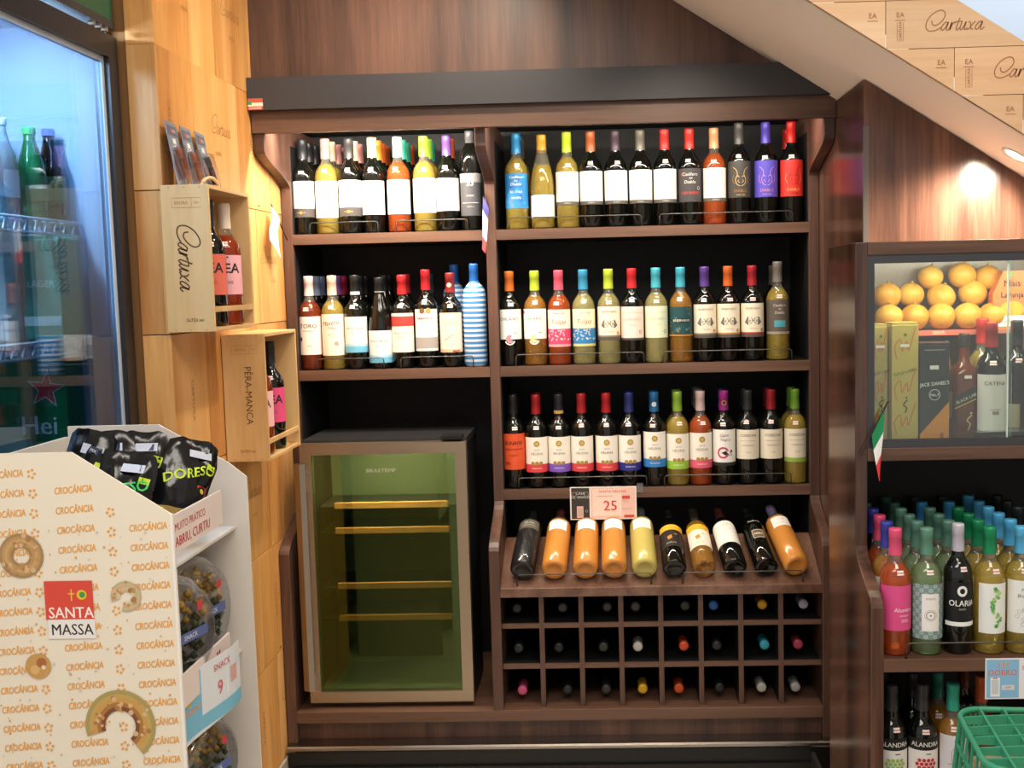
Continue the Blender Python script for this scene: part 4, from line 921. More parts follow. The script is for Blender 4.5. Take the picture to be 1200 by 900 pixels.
# ---------------------------------------------------------------- wine cases hung on the left wall
def wine_case(x0, x1, y0, y1, z0, z1, label, script, name):
    t = thing('wine_case', label, 'wine case', ((x0+x1)/2, (y0+y1)/2, z0), (0, 0, 0), 'wooden wine cases on the left wall')
    cx, cy, h = (x0+x1)/2, (y0+y1)/2, z1-z0; a, b = (x1-x0)/2, (y1-y0)/2; e = .009
    f = bx('front_board', -a, a, -b, -b+e, 0, h, pine_box, t, .001)
    bx('rear_board', -a, a, b-e, b, 0, h, pine_box, t, .001)
    bx('bottom_board', -a, a, -b+e, b-e, 0, e, pine_box, t, .001)
    bx('top_board', -a, a, -b+e, b-e, h-e, h, pine_box, t, .001)
    bx('wall_side_board', -a, -a+e, -b+e, b-e, e, h-e, pine_box, t)
    bx('retaining_slat', a-.006, a, -b+e, b-e, .045, .058, pine_box, t, .0008)
    pr = Print()
    if script: cartuxa(pr, .002, h*.5, .052, brown_ink, -90, .04)
    else: pr.text('PÊRA-MANCA', .010, h*.52, .0255, brown_ink, rot=-90, bold=.008, sx=.98)
    pr.text('3x750 ml', .01 if script else 0, .028, .011, brown_ink)
    u = .0; pr.stroke([(-.03, h-.052), (.038, h-.052), (.038, h-.030), (-.03, h-.030), (-.03, h-.052)], .0008, faint_ink); pr.stroke([(.016, h-.052), (.016, h-.03)], .0008, faint_ink)
    pr.text('EVORA', -.008, h-.041, .010, faint_ink); pr.text('750', .027, h-.041, .008, faint_ink)
    for u in (-.03, 0, .03): pr.disc(u*1.2, h-.006, .0012, brown_ink, 6).disc(u*1.2, .005, .0012, brown_ink, 6)
    pr.build('engraving', planar((0, -e/2, 0), (1, 0, 0), (0, 0, 1)), f)
    return t
c1 = wine_case(XL+.001, -.908, 2.545, 2.838, 1.458, 1.796, 'upper wooden wine case with cursive engraving on the left wall', True, 'a')
c2 = wine_case(XL+.001, -.905, 2.895, 3.195, 1.098, 1.437, 'lower wooden wine case with capital letter engraving on the left wall', False, 'b')
h_ = MB().tube(catmull([(.02, -.09, .338), (.025, -.085, .352), (.03, -.05, .362), (.035, -.02, .352), (.035, -.015, .338)], 5), .004, 6).build('rope_handle', flat('#d9b88a', .8), c1, True)
def l_bea(col):
    l = W(.075, .172, col, half=.050); p = l['pr']; p.text('BEA', .0, .140, .034, '#221f20', bold=.05); p.text('ROSE', 0, .105, .010, '#8a5a60'); p.poly([(-.004, .165), (0, .170), (.004, .165)], '#3a3a3a'); return l
GB = 'bottles in the wooden wall cases'
zt = 1.458+.0095
bottle((-.953, 2.660, zt), 'dark', '#2c3036', 'dark bottle with black cap and coral label in upper wall case', GB, lab=l_bea('#d86a5a'), rot=(0, 0, R(24)))
bottle((-.950, 2.766, zt), 'deeprose', '#e8d6c4', 'rose bottle with cream cap and pale pink label in upper wall case', GB, lab=l_bea('#e9aab2'), rot=(0, 0, R(24)))
zt = 1.098+.0095
bottle((-.950, 2.974, zt), 'deeprose', '#d9c4b4', 'rose bottle with cream cap and pale pink label in lower wall case', GB, lab=l_bea('#e8b2b4'), rot=(0, 0, R(22)))
bottle((-.950, 3.082, zt), 'dark', '#232326', 'dark bottle with black cap and hot pink label in lower wall case', GB, lab=l_bea('#d84a78'), rot=(0, 0, R(22)))
# blister packs with corkscrews, leaning on the wall on the upper case
for i, (y, d) in enumerate(((2.600, 'nearest'), (2.690, 'middle'), (2.785, 'farthest'))):
    t = thing('blister_pack', f'{d} of three corkscrew blister packs on the upper wine case', 'blister pack', (-.985, y, 1.7965), (0, R(-9), R(4)), 'corkscrew blister packs')
    c = MB().box(-.0008, .0008, -.040, .040, 0, .150).build('backing_card', flat('#7f8794', .4), t)
    pr = Print().rect(-.034, .034, .118, .142, '#5b6478').disc(-.006, .130, .008, '#b5482e').text('SACA', .012, .131, .010, '#e6e6ea').rect(-.01, .012, .100, .112, '#e9e6e2'); pr.build('print', planar((.0009, 0, 0), (0, 1, 0), (0, 0, 1)), c)
    b = MB(); b.prism([(-.028, .012), (.028, .012), (.030, .060), (.020, .095), (-.020, .095), (-.030, .060)], 'x', .001, .020); b.build('plastic_bubble', film, t)
    k = MB().tube(catmull([(.010, -.016, .085), (.012, -.006, .060), (.011, .010, .035), (.010, .016, .022)], 5), .0075, 8).build('corkscrew_handle', flat('#23283a' if i == 2 else '#b4603a', .25), t, True)
    MB().tube([(.010, .012+.004*math.cos(q), .085-.0022*q) for q in range(0, 20)], .0015, 5).build('corkscrew_worm', chrome, t, True)

# ---------------------------------------------------------------- paper flags and cards
def flag(stick, cloth, cols, label, ny=(0, -1, 0)):
    a, b = Vector(stick[0]), Vector(stick[1]); t = thing('paper_flag', label, 'flag', b)
    MB().tube([a-b, (0, 0, 0)], .0022, 6).build('stick', flat('#2b1d18', .5), t)
    # cloth: quads following four corner curves, wavy
    m = MB(); n = 9; k = len(cols)
    (p00, p01, p10, p11) = [Vector(p)-b for p in cloth]
    for s_ in range(k):
        m.mat(s_)
        for i in range(n):
            vs_ = []
            for (uu, vv) in ((s_/k, i/n), ((s_+1)/k, i/n), ((s_+1)/k, (i+1)/n), (s_/k, (i+1)/n)):
                q = (p00*(1-uu)+p10*uu)*(1-vv)+(p01*(1-uu)+p11*uu)*vv
                q = q+Vector(ny)*(.005*math.sin(uu*6+vv*2))
                vs_.append(q)
            m.add(vs_, [(0, 1, 2, 3)])
    o = m.build('cloth', [flat(c, .7) for c in cols], t); o.modifiers.new('thick', 'SOLIDIFY').thickness = .0006
    return t
P = lambda x, y, Y: at(x, y, Y)
flag((P(1041, 470, 2.712), P(1008, 534, 2.708)), (P(1037, 478, 2.712), P(1021, 510, 2.710), P(1031, 560, 2.70), P(1030, 564, 2.70)), ['#1f8a56', '#efeeea', '#d8323c'], 'small green, white and red paper flag on the right cabinet')
flag((P(569, 227, 3.49), P(573, 246, 3.492)), (P(566, 230, 3.485), P(573, 244, 3.488), P(565, 292, 3.475), P(569, 297, 3.478)), ['#5a56a0', '#f0ece8', '#e9e4e2', '#cc3a40'], 'small red, white and blue paper flag on the shelf divider')
flag((Vector((-1.0, 3.335, 1.806)), Vector((-.998, 3.478, 1.706))), (Vector((-1.0, 3.338, 1.80)), Vector((-.998, 3.395, 1.765)), Vector((-.995, 3.29, 1.70)), Vector((-.99, 3.355, 1.648))), ['#f4f3f2', '#f6f5f4', '#efeeec'], 'small white paper flag by the top left shelf', (1, 0, 0))
# price card "25" hanging on the lower shelf edge
cp = at(707, 590, 3.488); t = thing('price_card', 'black and pink price card hanging from the lower right shelf', 'price card', (cp.x, 3.4965, cp.z-.053))
c = MB().box(-.106, .106, -.0015, .0, 0, .106).build('card', flat('#efe6dc', .5), t)
p = Print().rect(-.102, -.044, .003, .103, '#37322f').rect(-.040, .102, .003, .103, '#ecc4b4').rect(-.034, .058, .012, .098, '#f0d6c6')
p.text('CASA', -.073, .086, .012, '#d8d0c6').text('DE VINHOS', -.073, .073, .0115, '#d8d0c6').rect(-.085, -.064, .006, .044, '#e2a79c').rect(-.082, -.067, .012, .036, '#b9a79c').ring(-.092, .083, .006, .0072, '#a89e94').ring(-.054, .083, .006, .0072, '#a89e94').ring(-.054, .028, .003, .0042, '#a89e94')
p.text('SANTA HELENA', .03, .091, .0125, '#d8766c', bold=.02).text('25', .022, .045, .046, '#d8453f', bold=.03).text('90', .072, .058, .018, '#e6b0a4').rect(.060, .085, .066, .076, '#d8453f').rect(.066, .098, .006, .014, '#d8453f').rect(-.02, .03, .075, .077, '#d8a79a').rect(.06, .09, .034, .036, '#e6b0a4')
p.build('print', planar((0, -.0015, 0), (1, 0, 0), (0, 0, 1)), c, .0004)
MB().box(.108, .128, -.001, .0, .085, .115).build('tape', film, t)
# promotion card on the right cabinet
cp = at(1155, 772, 2.550); t = thing('promotion_card', 'blue and white promotion card on the right cabinet shelf edge', 'price card', (cp.x, 2.5525, cp.z-.098))
c = MB().box(0, .20, -.0012, 0, 0, .098).build('card', flat('#eef0f2', .5), t)
p = Print().rect(.003, .078, .003, .095, '#8cc3e6').text('EM', .042, .082, .019, '#e89a3c', bold=.04).text('DOBRO', .040, .064, .019, '#e8703c', bold=.04).rect(.012, .034, .006, .052, '#f3f1ee').rect(.015, .031, .012, .046, '#cfd9de').rect(.038, .068, .022, .034, '#d9dfe4').text('APP', .053, .028, .008, '#d0706a').rect(.018, .028, .049, .051, '#3a3a3a').rect(.085, .16, .07, .08, '#d9c3b8').text('19,90', .13, .04, .03, '#d8453f')
p.build('print', planar((0, -.0012, 0), (1, 0, 0), (0, 0, 1)), c, .0004)
# ---------------------------------------------------------------- cardboard display at the lower left
DX, DY0, DY1 = -.73, 1.80, 2.155
dis = thing('cardboard_display', 'printed cardboard snack display with tilted front corners at lower left', 'display stand', (-.90, 1.98, 0))
def Dp(o): o.parent = dis; o.location = Vector(o.location)-Vector(dis.location); return o
card = flat('#ece3d0', .3); cardin = flat('#ddd5cb', .7); edge = flat('#f2ece4', .6)
PXB = -1.075
poly = [(PXB, 0), (DX, 0), (DX, 1.183), (-.893, 1.291), (PXB, 1.291)]
near = Dp(MB().prism(poly, 'y', DY0-.004, DY0).build('side_panel', [card]))
Dp(MB().prism([(PXB, 0), (DX+.008, 0), (DX+.008, 1.183), (-.757, 1.212), (-.893, 1.291), (PXB, 1.291)], 'y', DY1, DY1+.005).build('side_panel', [cardin]))
Dp(bx('back_panel', PXB-.006, PXB, DY0, DY1, 0, 1.270, cardin))
for z in (.55, .835, 1.085): Dp(bx('tray_floor', PXB, DX-.018, DY0+.001, DY1-.001, z-.005, z, cardin))
IN = dict(o=None)
def lip(z0, z1, far):
    return Dp(bx('tray_lip', DX-.014, DX-.010, DY0+.001, far, z0, z1, flat('#f0e2da', .55), None))
l1 = lip(1.110, 1.175, 2.06); l2 = lip(.838, .896, 2.066); lip(.55, .60, 2.06)
ink = '#c83a44'
pr = Print().text('MUITO PRÁTICO', -.03, .043, .019, ink, bold=.01).text('ABRIU, CURTIU', -.02, .018, .024, ink, bold=.03); pr.build('print', planar((.0021, 0, 0), (0, 1, 0), (0, 0, 1)), l1)
pr = Print()
for i in range(5): pr.disc(.06+.012*(i % 3), .03+.010*(i//3), .004, ink, 8)
pr.build('print', planar((.0021, 0, 0), (0, 1, 0), (0, 0, 1)), l2)
# print on the near side panel
pr = Print(); org = '#e8a852'; pale = '#e8bb84'
def inpanel(u, v): return PXB+.004 < u < DX-.004 and v < 1.283 and (v-1.183)*(-.893-DX) > (u-DX)*(1.291-1.183)*1.0 - 1e-9 if u > -.893 else (PXB+.004 < u and v < 1.283)
tl = R(4)
k = 0
while 1.27-k*.0335 > .45:
    for ci, u in enumerate((-1.008, -.893, -.771)):
        v = 1.262-k*.0335 - (.006 if ci == 0 else .0) - (.065 if ci == 2 else 0)
        if v < .45: continue
        if abs(u+.018) > 0: pr.text('CROCÂNCIA', u+.004*0, v, .0165, org, rot=4, bold=.05, sx=.66, shear=.15)
    for u in (-.962, -.833):
        v = 1.256-k*.0335
        if u > -.85 and v > 1.21: continue
        for i in range(5):
            a_ = 2*math.pi*i/5+k; pr.disc(u+.0055*math.cos(a_), v+.0065*math.sin(a_), .0026, org, 6)
    k += 1
random.seed(11)
for i in range(170):
    u = random.uniform(PXB+.01, DX-.01); v = random.uniform(.5, 1.16); pr.disc(u, v, random.uniform(.0012, .0024), random.choice(['#cfc6b6', '#d8a878', '#c9c2ba', '#dca25c']), 5)
def donut(u, v, r0, r1, cols, a0=0, a1=360, ys=1.0):
    n = 5
    for i in range(n):
        t0 = i/n; pr.ring(u, v, r0+(r1-r0)*t0, r0+(r1-r0)*(i+1)/n, cols[i % len(cols)], 26, a0, a1, ys)
    for i in range(26):
        a_ = R(random.uniform(a0, a1)); rr = random.uniform(r0*1.05, r1*.93); pr.disc(u+rr*math.cos(a_), v+rr*ys*math.sin(a_), random.uniform(.002, .005), random.choice(['#c09058', '#d9b184', '#a87c4c', '#cfb48a']), 7)
donut(-.988, 1.118, .014, .038, ['#a8814f', '#bb9460', '#c8a26c', '#bb9563', '#a58558'])
donut(-.815, 1.046, .010, .026, ['#d8caa6', '#cbbb98', '#c2ae86', '#c9b690', '#bfae8c'], -110, 200)
pr.disc(-.972, .928, .022, '#c79a5a', 18).disc(-.966, .934, .009, '#a8683c', 10).disc(-.978, .922, .008, '#d8b070', 10).disc(-.963, .926, .004, '#e6d6b8', 8)
donut(-.838, .822, .026, .060, ['#7d4c2c', '#a8743c', '#c79a52', '#c2a05c', '#a8995c'], -52, 196, 1.05)
pr.rect(-.953, -.871, 1.008, 1.074, '#da4a3a').rect(-.950, -.870, .975, 1.008, '#ece8e4').text('SANTA', -.910, 1.020, .027, '#f4efe8', bold=.03, sx=.9).text('MASSA', -.910, .991, .027, '#2a2828', bold=.03, sx=.88)
pr.disc(-.890, 1.050, .0085, '#e6c23a', 14).disc(-.889, 1.050, .0052, '#3f9a4a', 12).rect(-.9085, -.9065, 1.040, 1.060, '#e6c23a').rect(-.913, -.902, 1.051, 1.053, '#e6c23a')
pr.items = [it for it in pr.items if all(x > PXB+.002 and x < DX-.002 and (y < 1.285 if x < -.893 else y < 1.285-(x+.893)*.663) for x, y in it[0])]
loc = near.location
pr.build('print', planar((0, DY0-.004, 0), (1, 0, 0), (0, 0, 1)), near, .0004)
# white torn paper edge along the corner
MB().box(DX-.0035, DX+.0012, DY0-.0052, DY0+.0012, .3, 1.184).build('raw_edge', edge, dis).location = -Vector(dis.location)
# snack pouches in the top tray
def pouch(loc, rot, label, w=.115, h=.155, th=.052, ink_='#c8e03a', word='DORESO'):
    t = thing('snack_pouch', label, 'snack bag', loc, rot, 'black snack pouches'); n, m = 16, 18
    rs = len(label)*1.7
    def f(i, j, s):
        u, v = i/n*2-1, j/m; g = max(0, 1-abs(u)**2.2)*max(0, math.sin(math.pi*min(1, max(0, v/.94))))**.7
        q = noise.noise(Vector((u*2.2+rs, v*3.1, s*.8)))*.016+noise.noise(Vector((u*5+rs, v*7, s)))*.006
        wid = (1-.10*math.sin(math.pi*v))*(1-.16*max(0, v-.75)/.25)
        return (u*w/2*wid+.006*noise.noise(Vector((v*4, rs, 0))), s*(th/2*g+.0006)+q*(.35+.65*g)+.020*max(0, v-.72)**1.0*math.sin(u*3+rs), v*h*(1-.05*abs(u)**3)+.006*noise.noise(Vector((u*2.5, rs, 3)))*v)
    mb = MB()
    for s in (-1, 1):
        b = [f(i, j, s) for j in range(m+1) for i in range(n+1)]
        for j in range(m):
            mb.mat(1 if j < 4 else 0)
            mb.add([b[j*(n+1)+i] for i in range(n+1)]+[b[(j+1)*(n+1)+i] for i in range(n+1)], [(i, i+1, n+2+i, n+1+i) for i in range(n)])
    o = mb.build('pouch_film', [flat('#131314', .16), flat('#a98c4a', .3)], t, True)
    pr = Print()
    pr.text(word, .0, h*.62, .026, ink_, rot=18, bold=.05).rect(.022, .044, h*.24, h*.50, '#d23c34').disc(.033, h*.44, .005, '#d9c23a', 10).rect(.020, .046, h*.19, h*.24, '#c9ced6').rect(-.01, .035, h*.80, h*.88, '#c3c8d8').rect(w*.26, w*.42, h*.70, h*.76, '#c8e03a').rect(-w*.44, -w*.30, h*.12, h*.20, '#c8e03a').rect(.008, .028, h*.81, h*.87, '#2b3358').text('MIX', .018, h*.84, .008, '#e6e6ee')
    def mp(u, v, l):
        x, y, z = f((u/(w/2)+1)/2*n, v/h*m, -1); return (x, y-l-.0012, z)
    pr.build('print', mp, o, .0006)
PB = 1.0855
pouch((-.805, 1.985, PB+.032), (R(-10), R(20), R(38)), 'black snack pouch leaning upright at the right of the display', .110, .170)
pouch((-.880, 1.905, PB-.0), (R(-16), R(6), R(6)), 'black snack pouch with green lettering in the middle of the display', ink_='#4ad86a', h=.190)
pouch((-.915, 2.005, PB+.0), (R(-12), R(-8), R(10)), 'black snack pouch behind the green-lettered one', h=.215)
pouch((-1.000, 1.965, PB+.0), (R(-14), R(10), R(-12)), 'black snack pouch with silver crest behind the cardboard left part', h=.225)
pouch((-.925, 2.095, PB+.0), (R(-10), R(5), R(15)), 'black snack pouch at the back corner of the display', h=.200)
pouch((-1.01, 1.87, PB+.0), (R(-6), R(-6), R(4)), 'black snack pouch barely showing at the far left of the display', h=.190)
# round plastic snack trays standing on the lower shelves
def platter(loc, rot, label, seed, r=.106):
    t = thing('snack_tray', label, 'snack tray', loc, rot, 'round plastic snack trays'); rnd = random.Random(seed)
    MB().lathe([(0, 0), (r*.82, 0), (r*.9, .012), (r, .014), (r, .017), (r*.88, .016), (r*.8, .003), (0, .003)], 28).build('plastic_base', flat('#c9c6c4', .2), t, True)
    MB().lathe([(r*.99, .018), (r*.9, .020), (r*.84, .044), (r*.7, .052), (0, .054)], 28).build('plastic_dome', film, t, True)
    m = MB()
    for i in range(120):
        a_ = rnd.uniform(0, 2*math.pi); q = r*.78*math.sqrt(rnd.random()); x, y = q*math.cos(a_), q*math.sin(a_)
        m.mat(0 if y > .02 else (1 if rnd.random() < .8 else 2)); s = rnd.uniform(.007, .010); z = rnd.uniform(.012, .034)
        m.add([(x+s, y, z), (x, y+s, z), (x-s, y, z), (x, y-s, z), (x, y, z+s), (x, y, z-s)], [(0,1,4),(1,2,4),(2,3,4),(3,0,4),(1,0,5),(2,1,5),(3,2,5),(0,3,5)])
    o = m.build('snack_pieces', [flat('#c9a24a', .4), flat('#3f5a36', .35), flat('#6a7a48', .4)], t, True); o['kind'] = 'stuff'
    p = Print().rect(-.05, .05, -.006, .012, '#5a6a9c').disc(.03, .05, .009, '#c8434a', 10).text('SNACK', 0, .003, .012, '#e8e8f0'); p.build('lid_label', lambda u, v, l: (u, v, .0545+l), t)
ex = lambda rz: (R(90), 0, R(90)+rz)
platter((-.800, 1.905, .835+.108), ex(R(-14)), 'round tray of green and yellow snacks on the display middle shelf', 1)
platter((-.815, 2.045, .835+.108), ex(R(-10)), 'round tray of snacks deeper on the display middle shelf', 2)
platter((-.800, 1.99, .55+.108), ex(R(-14)), 'round tray of snacks on the display lower shelf', 3)
# leaflet on the lower lip
t = thing('price_leaflet', 'pale blue price leaflet fixed over the display middle shelf edge', 'price card', (DX-.004, 1.935, .80))
lm = MB(); nn = 8
for i in range(nn):
    y0_, y1_ = -.12+.24*i/nn, -.12+.24*(i+1)/nn; cv = lambda y: .014*math.sin(y*16)
    lm.add([(cv(y0_), y0_, -.035+y0_*.05), (cv(y1_), y1_, -.035+y1_*.05), (cv(y1_), y1_, .085), (cv(y0_), y0_, .085)], [(0, 1, 2, 3)])
sh = lm.build('sheet', flat('#e9eef2', .45), t); sh.modifiers.new('thick', 'SOLIDIFY').thickness = .0006
cv = lambda y: .014*math.sin(y*16)
p = Print(); p.rect(-.118, -.03, -.03, .08, '#7fc3de', 4); p.rect(-.03, .118, -.03, -.005, '#7fc3de', 6); p.disc(-.07, .045, .020, '#e6c24a').disc(-.072, .058, .010, '#d8643c').text('EM DOBRO', -.072, .016, .016, '#e8903c', bold=.04).text('SNACK', .04, .066, .018, '#d8645c').text('9', .03, .026, .038, '#d8645c').rect(.07, .095, .02, .05, '#e6b0a8')
p.build('print', lambda u, v, l: (cv(u)+l, u, v), sh, .0012)

# ---------------------------------------------------------------- goods in the glass showcase
ZS = 1.1285
def gift_box(px0, px1, py_top, Y, depth, col, label, fn, z=ZS):
    xa, xb = at(px0, 500, Y).x, at(px1, 500, Y).x; h = at((px0+px1)/2, py_top, Y).z-z; w_ = xb-xa
    t = thing('bottle_carton', label, 'carton', ((xa+xb)/2, Y+depth/2, z), (0, 0, 0), 'bottle cartons in the glass showcase')
    MB().box(-w_/2, w_/2, -depth/2, depth/2, 0, h-.006).build('carton_body', flat(col, .3), t, bevel=.001)
    MB().box(-w_/2+.001, w_/2-.001, -depth/2+.001, depth/2-.001, h-.006, h).build('carton_flap', flat(col, .35), t)
    p = Print(); fn(p, w_, h); p.build('print', planar((0, -depth/2, 0), (1, 0, 0), (0, 0, 1)), t, .0005)
def g_gold(p, w_, h):
    o_ = '#d8743a'
    for i, (dy, sc) in enumerate(((.18, 1), (.46, 1), (.80, .8))):
        pts = catmull([(-.02, h*dy-.03), (-.026, h*dy), (-.012, h*dy+.02), (-.008, h*dy-.01), (.004, h*dy+.015), (.008, h*dy-.008), (.020, h*dy+.03), (.026, h*dy+.05)], 5)
        p.stroke([(x*min(1, w_/.062), y) for x, y in pts], .0026, o_)
    p.poly([(-w_/2, h*.52), (w_/2, h*.62), (w_/2, h*.645), (-w_/2, h*.545)], '#c9b25a')
    p.text('GOLD LABEL', 0, h*.597, .0105, '#4a3a20', rot=14, bold=.02); p.disc(0, h*.9, .004, '#7a6a30'); p.rect(-.012, .010, h*.80, h*.825, '#f2eee6')
    p.stroke(catmull([(.0, .08), (.004, .092), (-.004, .10), (.006, .112)], 4), .003, '#3a3428'); p.disc(.003, .117, .0025, '#3a3428', 8)
def g_jd(p, w_, h):
    p.poly([(-w_/2, 0), (w_/2, 0), (w_/2, h*.42), (-w_/2, h*.10)], '#e2902e'); p.text("JACK DANIEL'S", 0, h*.60, .0130, '#f0efec', rot=5, bold=.04, sx=.84); p.ring(0, h*.49, .0125, .0138, '#f0efec', 20); p.text('No.7', 0, h*.49, .0105, '#f0efec', bold=.03); p.rect(-.012, .010, h*.74, h*.78, '#f2eee6'); p.rect(-.025, .025, h*.93, h*.935, '#c9c9c9'); p.rect(.014, .022, .012, .028, '#b0552a')
gift_box(1045, 1076, 378, 2.775, .072, '#cdb65e', 'gold whisky carton with orange script in the glass showcase', g_gold)
gift_box(1024, 1040, 380, 2.800, .075, '#bda858', 'second gold carton at the left end of the glass showcase', g_gold)
gift_box(1078, 1112, 402, 2.770, .080, '#22262e', 'dark blue and orange whisky carton in the glass showcase', g_jd)
# square whisky bottle
xw = at(1129, 510, 2.83).x
t = thing('whisky_bottle', 'square amber whisky bottle with slanted black label in the showcase', 'bottle', (xw, 2.83, ZS), (0, 0, 0))
mb = MB(); sec = [(.031, 0), (.033, .004), (.033, .165), (.030, .180), (.020, .195), (.013, .205), (.012, .245)]; rings = []
def rsq(r, n=20):
    o_ = []
    for i in range(n):
        a_ = 2*math.pi*i/n; c_, s_ = math.cos(a_), math.sin(a_); e_ = 5 if r > .022 else 2; q_ = (abs(c_)**e_+abs(s_)**e_)**(-1/e_); o_.append((r*q_*c_, r*q_*s_))
    return o_
vs_ = [(x, y, z) for r, z in sec for x, y in rsq(r)]; fs_ = [(j*20+i, j*20+(i+1) % 20, (j+1)*20+(i+1) % 20, (j+1)*20+i) for j in range(len(sec)-1) for i in range(20)]+[tuple(range(20))[::-1]]
mb.add(vs_, fs_); mb.build('glass_body', GL['whisky'], t, True)
c_ = MB().lathe([(.0135, .0), (.0135, .03), (.012, .034), (0, .034)], 16).build('cap', flat('#24211c', .4), t, True); c_.location = (0, 0, .238)
p = Print().poly([(-.033, .085), (.033, .115), (.033, .147), (-.033, .117)], '#24302a').poly([(-.033, .083), (.033, .113), (.033, .116), (-.033, .086)], '#c9a860').text('BLACK LABEL', 0, .112, .0105, '#e2d8b4', rot=24, bold=.03).rect(-.009, .009, .160, .168, '#f2eee8').stroke(catmull([(.0, .03), (.006, .045), (-.002, .055), (.010, .068)], 4), .003, '#d8c890').disc(.008, .073, .003, '#d8c890', 8)
p.build('label_print', planar((0, -.0335, 0), (1, 0, 0), (0, 0, 1)), t)
def l_cate():
    l = W(.030, .172, '#ece6e2', half=.050); p_ = l['pr']; p_.text('CATENA', .0, .150, .013, '#4a4442', sx=1.1); p_.stroke([(-.026, .092), (.026, .092)], .001, '#b08a88'); p_.text('MALBEC', 0, .084, .007, '#8a5a58'); p_.rect(-.008, .008, .072, .080, '#a88a80', 3); return l
GS = 'bottles in the glass showcase'
bottle((at(1160, 500, 2.80).x, 2.795, ZS+.0), 'dark', '#a82f2c', 'dark bottle with red capsule and tall white label in the showcase', GS, lab=l_cate(), hs=1.0)
bottle((at(1148, 500, 2.90).x, 2.885, ZS), 'white', '#c8342e', 'red capped golden bottle at the back of the showcase', GS, hs=1.02, sticker=False)
bottle((at(1187, 500, 2.88).x, 2.86, ZS), 'dark', '#25282a', 'dark bottle with pale low label near the showcase pane edge', GS, lab=W(.03, .09, '#d8c8a4'), hs=1.0)
bottle((at(1203, 500, 2.80).x+.02, 2.80, ZS), 'dark', '#2c2f31', 'dark bottle with white neck collar at the showcase right end', GS, lab=W(.15, .185, '#eeeeec', half=.02), hs=1.0)
# small bottles behind the cartons
for px, d in ((1094, 'first'), (1108, 'second')):
    soda((at(px, 450, 2.885).x, 2.885, ZS), GL['amber'], '#2b2620', f'{d} amber bottle behind the dark blue carton in the showcase', .255, .022, 'liqueur_bottle', '#e6dcc4')
    bpy.context.scene.collection.objects
# orange carton on the ledge and yellow melons
t = thing('juice_carton', 'orange printed carton on the showcase ledge by the pane edge', 'carton', (at(1182, 345, 2.95).x, 2.945, 1.4055), (0, 0, R(-4)))
MB().box(-.048, .048, -.025, .025, 0, .09).prism([(-.048, .09), (.048, .09), (.030, .150), (-.022, .150)], 'y', -.025, .025).build('carton_body', flat('#dc7a44', .4), t)
Print().text('Mais', 0, .118, .024, '#33302c', bold=.05).text('Laranja', .0, .088, .020, '#33302c', bold=.05).disc(.0, .05, .030, '#e6a83a', 16, .022).rect(-.046, .046, .006, .034, '#f0ebe6').text('Suco', -.018, .02, .016, '#4a4642').poly([(-.02, .135), (.0, .148), (.004, .138)], '#7aa84a').build('print', planar((0, -.025, 0), (1, 0, 0), (0, 0, 1)), t, .0005)
mel = wood('melon_skin', ('#c98a24', '#d49f34', '#dcae4c'), 'z', 14, .8, .5, .06)
def melon(x, y, z, r, label, sq=.94, tilt=0):
    t = thing('yellow_melon', label, 'melon', (x, y, z), (R(tilt), R(tilt*.7), 0), 'yellow melons in the glass showcase')
    P_ = []
    for i in range(13):
        a_ = math.pi*i/12; P_.append((r*math.sin(a_)*(1+.02*math.cos(3*a_)), r*sq*(1-math.cos(a_))))
    MB().lathe(P_, 24).build('rind', mel, t, True)
    s = MB().lathe([(.005, 0), (.004, .006), (0, .007)], 8).build('stem_scar', flat('#9a7a34', .7), t, True); s.location = (0, 0, 2*r*sq-.001)
zl = 1.4055
ML = [(1042, .0365, 0, 'leftmost melon of the bottom melon row'), (1072, .0365, 0, 'second melon of the bottom melon row'), (1103, .0365, 0, 'middle melon of the bottom melon row'), (1134, .0365, 0, 'fourth melon of the bottom melon row'), (1163, .036, 0, 'rightmost melon of the bottom melon row'),
      (1038, .037, .056, 'leftmost melon of the middle melon row'), (1066, .034, .060, 'second melon of the middle melon row'), (1098, .037, .052, 'broad third melon of the middle melon row'), (1137, .037, .058, 'tall fourth melon of the middle melon row'),
      (1088, .033, .107, 'left melon on top of the melon pile'), (1124, .036, .108, 'round middle melon on top of the melon pile'), (1156, .035, .100, 'right melon on top of the melon pile')]
for px, r, dz, lb in ML:
    Y_ = 2.948 if dz == 0 else (2.985 if dz < .08 else 2.992)
    melon(at(px, 360, Y_).x, Y_, zl+dz, r, lb, .95, (px % 7)*3 if dz else 0)
# red strip with letters on the ledge front
Print().rect(-.14, .14, -.008, .006, '#c96a5a').text('SERVE', 0, -.001, .012, '#e8c7a8', bold=.03).build('ledge_strip', planar((at(1100, 380, 2.9).x-cab.location.x, 2.8995-cab.location.y, 1.401), (1, 0, 0), (0, 0, 1)), cab)

# ---------------------------------------------------------------- green basket at the lower right
gm = flat('#3d9a76', .35)
cr = thing('carton_box', 'plain brown carton under the green basket', 'carton', (.86, 2.02, 0))
MB().box(-.16, .16, -.12, .12, 0, .60).build('carton_body', flat('#c3a784', .7), cr)
MB().box(-.02, .02, -.12, .12, .6001, .601).build('tape', flat('#b89a70', .4), cr)
bk = thing('shopping_basket', 'upturned green plastic lattice basket at the lower right corner', 'basket', (.872, 2.02, .44), (0, 0, R(-6)))
a0, b0, a1, b1, H = .225, .165, .205, .145, .245
def rrect(a_, b_, r, n=6):
    o_ = []
    for sx, sy, s0 in ((1, 1, 0), (-1, 1, 90), (-1, -1, 180), (1, -1, 270)):
        for i in range(n+1): t_ = R(s0+90*i/n); o_.append((sx*(a_-r)+r*math.cos(t_), sy*(b_-r)+r*math.sin(t_)))
    return o_
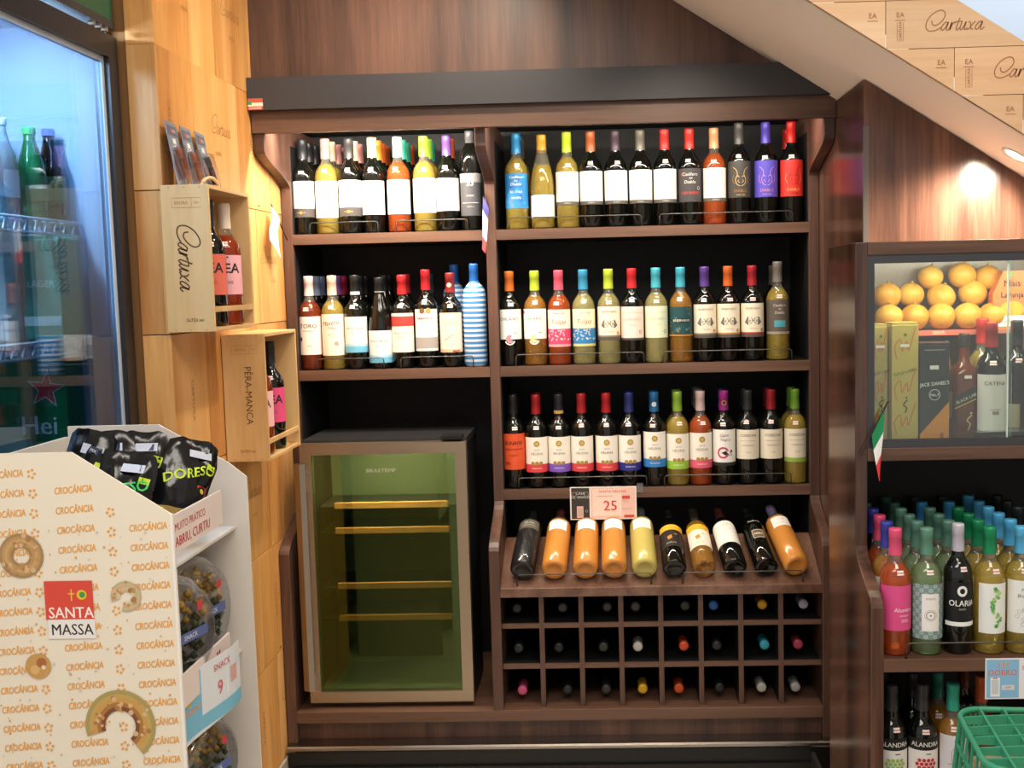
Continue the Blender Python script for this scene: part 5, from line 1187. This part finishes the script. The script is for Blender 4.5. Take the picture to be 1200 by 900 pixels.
def loop(a_, b_, r, z, rad, nm='rim_bar'):
    pts = rrect(a_, b_, r); pts.append(pts[0]); MB().tube([(x, y, z) for x, y in pts], rad, 6, False).build(nm, gm, bk, True)
loop(a0, b0, .05, .006, .006, 'rim'); 
for f_ in (.25, .5, .75): loop(a0+(a1-a0)*f_, b0+(b1-b0)*f_, .05, H*f_, .004, 'side_bar')
loop(a1, b1, .05, H-.006, .006, 'base_rim')
pl = rrect(a0, b0, .05, 8); pu = rrect(a1, b1, .05, 8)
for i in range(0, len(pl)):
    MB().tube([(*pl[i], .004), (*pu[i], H-.004)], .003, 5).build('side_rib', gm, bk)
for s in (-1, 1):
    for i in range(1, 7):
        x = -(a0-.05)+2*(a0-.05)*i/7; MB().tube([(x, s*b0, .004), (x*a1/a0, s*b1, H-.004)], .003, 5).build('side_rib', gm, bk)
    for i in range(1, 5):
        y = -(b0-.05)+2*(b0-.05)*i/5; MB().tube([(s*a0, y, .004), (s*a1, y*b1/b0, H-.004)], .003, 5).build('side_rib', gm, bk)
for i in range(1, 9):
    x = -a1+2*a1*i/9; bx('lattice_bar', x-.0022, x+.0022, -b1+.006, b1-.006, H-.018, H, gm, bk)
for i in range(1, 6):
    y = -b1+2*b1*i/6; o = MB()
    o.prism([(-a1+.006, H-.018), (a1-.006, H-.018), (a1-.006, H-.004), (a1*.5, H+.004), (0, H+.006), (-a1*.5, H+.004), (-a1+.006, H-.004)], 'y', y-.0022, y+.0022).build('lattice_bar', gm, bk)

l = bpy.data.lights.new('showcase_fill', 'AREA'); l.shape = 'RECTANGLE'; l.size = .55; l.size_y = .03; l.energy = 2.6; l.color = (1, .90, .75)  # lamp added under the top rail to brighten the showcase goods
o = bpy.data.objects.new('showcase_fill', l); COL.objects.link(o); o.location = (.93, 2.762, 1.594); o.rotation_euler = (R(28), 0, 0)
# unseen panels added above the two overhead fill lamps
for x, y, sx, sy, d in ((-.3, .7, 1.6, .9, 'large'), (.9, 1.2, 1.0, .6, 'small')):
    t = thing('ceiling_fill_panel', f'{d} unseen panel added to the shop ceiling for fill light', 'lamp', (x, y, 2.94), (0, 0, 0), 'added ceiling fill panels')
    bx('diffuser', -sx/2, sx/2, -sy/2, sy/2, .0, .012, flat('#fff4e4', .5, emit=1.0), t)
    bx('housing', -sx/2-.02, sx/2+.02, -sy/2-.02, sy/2+.02, .0125, .06, flat('#e6e3de', .5), t)
